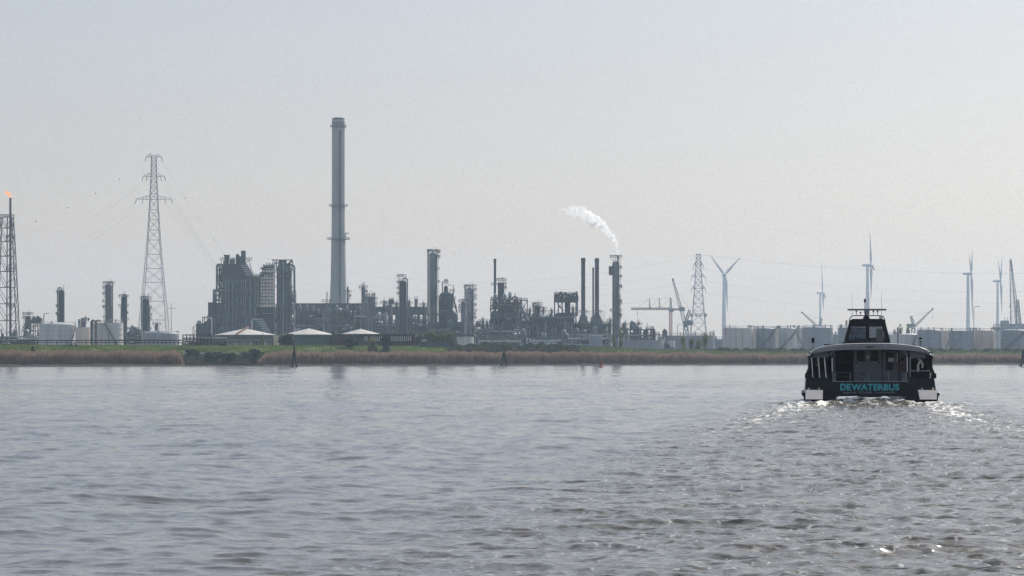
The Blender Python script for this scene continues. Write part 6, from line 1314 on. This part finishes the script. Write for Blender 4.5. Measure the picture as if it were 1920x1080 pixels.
# ------------------------------------------------------------------ trees and bushes
W_ = [('leftmost upright willow of the clump before the regenerator', 789, 629, 20), ('second upright willow of the clump from the left', 801, 623, 26), ('third upright willow of the clump, tallest', 815, 620, 28), ('fourth upright willow of the clump', 829, 622, 27), ('rightmost willow of the clump leaning towards the white tank', 843, 626, 24)]
for lb_, px, yt, wd in W_: plant_tree(lb_, px, yt, wd, 1135, 'leafwillow', 2400, .30, 'willow_tree', 'tree', 'willows before the regenerator', 'up')
plant_tree('yellow-green round bush before the long brick office', 696, 635, 34, 1090, 'leafpale', 1900, .28, 'bush', 'bush', shape='round', trunk=False)
plant_tree('dark round tree before the glazed hall', 541, 628, 40, 1100, 'leafdark', 1800, .32, 'tree', 'tree')
plant_tree('dark tree at the left end of the long brick office', 657, 628, 36, 1100, 'leafdark', 1600, .32, 'tree', 'tree')
plant_tree('dark tree before the middle of the long brick office', 725, 631, 36, 1100, 'leafdark', 1500, .32, 'tree', 'tree')
plant_tree('pale budding tree between the skylight hall and the dark round tree', 527, 626, 16, 1115, 'leafpale', 500, .28, 'tree', 'tree')
plant_tree('small pale budding tree before the left conical roof', 493, 627, 9, 1120, 'leafpale', 300, .28, 'tree', 'tree')
for k, (px, yt, wd, D, lb_) in enumerate(((1163, 622, 17, 1220, 'budding tree at the foot of the steaming column'), (1151, 628, 14, 1220, 'smaller budding tree just left of the steaming column foot'), (1280, 632, 22, 1250, 'bare greenish tree before the broad grey tank'), (1297, 634, 18, 1250, 'bare greenish tree before the gap of the two grey tanks'), (1322, 628, 20, 1250, 'tallest bare greenish tree, before the tank under the pylon'), (1309, 636, 16, 1250, 'low bare greenish tree left of the tallest one under the pylon'))):
    plant_tree(lb_, px, yt, wd, D, 'leafpale' if k < 2 else 'leafwillow', 700, .26, 'tree', 'tree', 'budding trees behind the flood wall', 'up', zg=4.5)
for k, (px, yt, wd) in enumerate(((1689, 610, 17), (1701, 613, 15), (1677, 616, 13))):
    plant_tree(['tall bare poplar right of the ferry wheelhouse', 'bare poplar next to the harbour crane right of the ferry', 'lowest bare poplar close to the ferry wheelhouse'][k], px, yt, wd, 1650, 'leafpale', 900, .4, 'poplar_tree', 'tree', 'poplars behind the right tanks', 'up', zg=4)
plant_tree('small dark round bush on the grass dike at left', 61.5, 650.5, 9, 1015, 'leafdark', 500, .25, 'bush', 'bush', trunk=False)
plant_tree('big olive bush at the left of the stony inlet', 358, 655, 36, 1045, 'leafolive', 2200, .3, 'bush', 'bush', 'bushes above the stony inlet', trunk=False)
for k, (px, yt, wd) in enumerate(((396, 662, 40), (428, 663, 34), (477, 656.5, 40))):
    plant_tree(['low dark bush right of the big olive bush above the inlet', 'lowest dark bush in the middle above the inlet', 'dark bush where the inlet ends and the long reed bed begins'][k], px, yt, wd, 1040, 'leafdark', 1600, .28, 'bush', 'bush', 'bushes above the stony inlet', trunk=False)
plant_tree('round bush at the left end of the green bank, left of the tank stair', 1362, 652, 22, 1200, 'leafdark', 800, .3, 'bush', 'bush', trunk=False, zg=4)
# ground cover
def scatter(name, n, fx, hfun, leaf_w, m, seed, lean=.12, label=None):
    """upright blades; fx(r, n) gives photo column and offset behind the waterline"""
    r = np.random.default_rng(seed); px, off_ = fx(r, n); D = 930 + 240 * np.clip(px, -400, 2400) / 1920 + off_
    z = ground_z(px, D); x = (px - 960) / F * D; h = hfun(px, off_, r) * r.uniform(.8, 1.12, n); w_ = leaf_w * r.uniform(.6, 1.5, n); a = r.uniform(-.9, .9, n)
    cx, cy = np.cos(a) * w_ / 2, np.sin(a) * w_ / 2; lx, ly = r.normal(0, lean, n) * h, r.normal(0, lean, n) * h
    V_ = np.stack([np.stack([x - cx, D - cy, z - .2], -1), np.stack([x + cx, D + cy, z - .2], -1), np.stack([x + lx + cx * .7, D + ly + cy * .7, z + h], -1), np.stack([x + lx - cx * .7, D + ly - cy * .7, z + h], -1)], 1).reshape(-1, 3)
    o = npmesh(name, V_, np.arange(4 * n).reshape(-1, 4), m, None, False); tag(o, label, None, None, 'stuff'); return o
wob = lambda px: 1 + .10 * np.sin(px * .09) * np.sin(px * .031 + 1) + .05 * np.sin(px * .37)
def pxr(lo, hi): return lambda r, n, a=4, b=32: (r.uniform(lo, hi, n), a + (b - a) * r.random(n) ** .8)
mr_ = M['reed']; 
scatter('reed_bed', 60000, pxr(-250, 343), lambda px, o, r: 3.15 * wob(px) * np.clip((345 - px) / 16, .15, 1) ** .5, .22, 'reed', 31, .05, 'dry tan reed bed along the water at the left bank')
scatter('reed_bed', 170000, pxr(484, 2150), lambda px, o, r: (3.1 - .55 * np.clip((px - 1150) / 250, 0, 1)) * wob(px) * np.clip((px - 482) / 26, .2, 1) ** .5, .22, 'reed', 32, .05, 'long dry tan reed bed lining the far bank')
scatter('marsh_grass', 16000, lambda r, n: (r.uniform(342, 492, n), r.uniform(53, 69, n)), lambda px, o, r: .55 + 0 * px, .35, 'marsh', 33, .2, 'low brown green marsh grass in the inlet')
scatter('grass', 40000, lambda r, n: (r.uniform(-200, 1180, n), r.uniform(60, 104, n)), lambda px, o, r: .28 + .1 * np.sin(px), .5, leafmat('dike grass blades', (0.17, 0.21, 0.06), (0.10, 0.14, 0.045)), 34, .3, 'green grass on the dike slope')
scatter('grass', 22000, lambda r, n: (r.uniform(1090, 2100, n), r.uniform(60, 110, n)), lambda px, o, r: .4 + 0 * px, .5, leafmat('pale dike grass blades', (0.13, 0.17, 0.075), (0.09, 0.12, 0.055)), 35, .3, 'green grass on the right bank before the tanks')
# dark undergrowth line at the foot of the dike, scrub on the crest
def scrub(name, n, lo, hi, o0, o1, hm, leaf, m, seed, label, fade=None):
    r = np.random.default_rng(seed); px = r.uniform(lo, hi, n); off_ = r.uniform(o0, o1, n); D = 930 + 240 * np.clip(px, -400, 2400) / 1920 + off_; z = ground_z(px, D); x = (px - 960) / F * D
    hh = hm * (.55 + .45 * np.sin(px * .21 + 1.3 * np.sin(px * .067)) * np.sin(px * .083 + 2)) ; hh = np.maximum(hh, hm * .18)
    if fade: hh = hh * np.clip((px - lo) / fade[0], 0, 1) * np.clip((hi - px) / fade[1], 0, 1)
    P_ = np.stack([x, D, z + hh * r.random(n) ** .7], -1); a1 = r.normal(size=(n, 3)); a1 /= np.linalg.norm(a1, axis=1)[:, None]; a2 = np.cross(a1, r.normal(size=(n, 3))); a2 /= np.linalg.norm(a2, axis=1)[:, None]; L = leaf * r.uniform(.6, 1.4, n)[:, None]
    V_ = np.stack([P_ - a1 * L, P_ + a2 * L * .7, P_ + a1 * L, P_ - a2 * L * .7], 1).reshape(-1, 3)
    tag(npmesh(name, V_, np.arange(4 * n).reshape(-1, 4), m, None, False), label, None, None, 'stuff')
scrub('scrub', 9000, -200, 345, 56, 64, .9, .3, 'leafdark', 41, 'dark low scrub at the foot of the grass dike at left')
scrub('scrub', 8000, 345, 520, 64, 74, 1.0, .3, 'leafdark', 42, 'dark scrub along the stony inlet', (8, 30))
scrub('scrub', 12000, 500, 1180, 55, 64, 1.0, .3, 'leafdark', 43, 'dark low scrub behind the reeds')
scrub('scrub', 26000, 835, 1100, 66, 100, 2.1, .3, 'leafolive', 44, 'olive scrub covering the dike in the middle', (50, 40))
scrub('scrub', 9000, 1345, 2050, 84, 104, 1.1, .3, 'leafolive', 45, 'thin olive scrub at the foot of the right tanks')
# riprap stones at the inlet
r = np.random.default_rng(5); mb = MB()
for k in range(420):
    px = r.uniform(343, 470); o_ = r.uniform(64, 76); D = 930 + 240 * px / 1920 + o_; z = float(ground_z(np.array([px]), np.array([D]))[0]); x = wx(px, D); s_ = r.uniform(.2, .6)
    q_ = r.normal(0, .25, (8, 3)); mb.add([(x + sx_ * s_ + q_[i, 0] * s_, D + sy_ * s_ + q_[i, 1] * s_, z + sz_ * s_ * .6 + q_[i, 2] * s_) for i, (sx_, sy_, sz_) in enumerate(((-1, -1, -1), (1, -1, -1), (1, 1, -1), (-1, 1, -1), (-1, -1, 1), (1, -1, 1), (1, 1, 1), (-1, 1, 1)))], [(0, 3, 2, 1), (4, 5, 6, 7), (0, 1, 5, 4), (1, 2, 6, 5), (2, 3, 7, 6), (3, 0, 4, 7)])
tag(mb.build('riprap', mat('riprap stone', (.30, .28, .26), .9)), 'grey riprap stones edging the inlet', None, None, 'stuff')
# ------------------------------------------------------------------ mooring dolphins and buoy
def dolphin(label, px, ytop, ybot, D, hw=5.2):
    u = Unit('mooring_dolphin', label, 'mooring dolphin', px, D, 'tarred mooring dolphins', zg=0)
    z1 = u.Z(ytop); zc = u.Z(ytop + (ybot - ytop) * .38); s_ = u.s
    for sx_, sy_ in ((-1, -1), (1, -1), (-1, 1), (1, 1)): u.put('leg', MB().tube([(sx_ * hw * s_, sy_ * .9, -1.5), (sx_ * 1.2 * s_, sy_ * .25, zc + .3)], .22, 8, .19), 'timber')
    u.put('post', MB().tube([(0, 0, zc - .8), (0, 0, z1)], .30, 8), 'timber'); u.put('collar', MB().lathe([(.62, zc - .25), (.62, zc + .25), (.3, zc + .3)], n=10), 'timber')
    for sg in (-1, 1): u.put('foot', MB().hcyl((sg * hw * s_, -1.1, .15), (sg * hw * s_, 1.1, .15), .34), 'timber', True)
dolphin('mooring dolphin in the water before the middle conical roof', 552, 648, 688.3, 850)
dolphin('mooring dolphin in the water left of the red buoy', 945, 650, 687, 930)
dolphin('mooring dolphin cut by the right edge of the view', 1918.5, 655, 687.5, 900)
u = Unit('channel_buoy', 'small red channel buoy floating before the steaming column', 'buoy', 1127, 820, zg=0); s_ = u.s
u.put('float', MB().lathe([(.5, -.4), (.85, -.1), (.88, .22), (.55, .42), (.2, .5)], n=18), 'red', True)
mb = MB()
for k in range(4): t = math.pi / 4 + k * math.pi / 2; mb.beam((.34 * math.cos(t), .34 * math.sin(t), .4), (.2 * math.cos(t), .2 * math.sin(t), 1.25), .09)
mb.lathe([(.3, .75), (.42, .8), (.42, 1.35), (.25, 1.4)], n=12); u.put('cage', mb, 'red', True); u.put('can_topmark', MB().lathe([(.2, 1.4), (.2, 1.78), (.05, 1.8)], n=10), 'red', True)
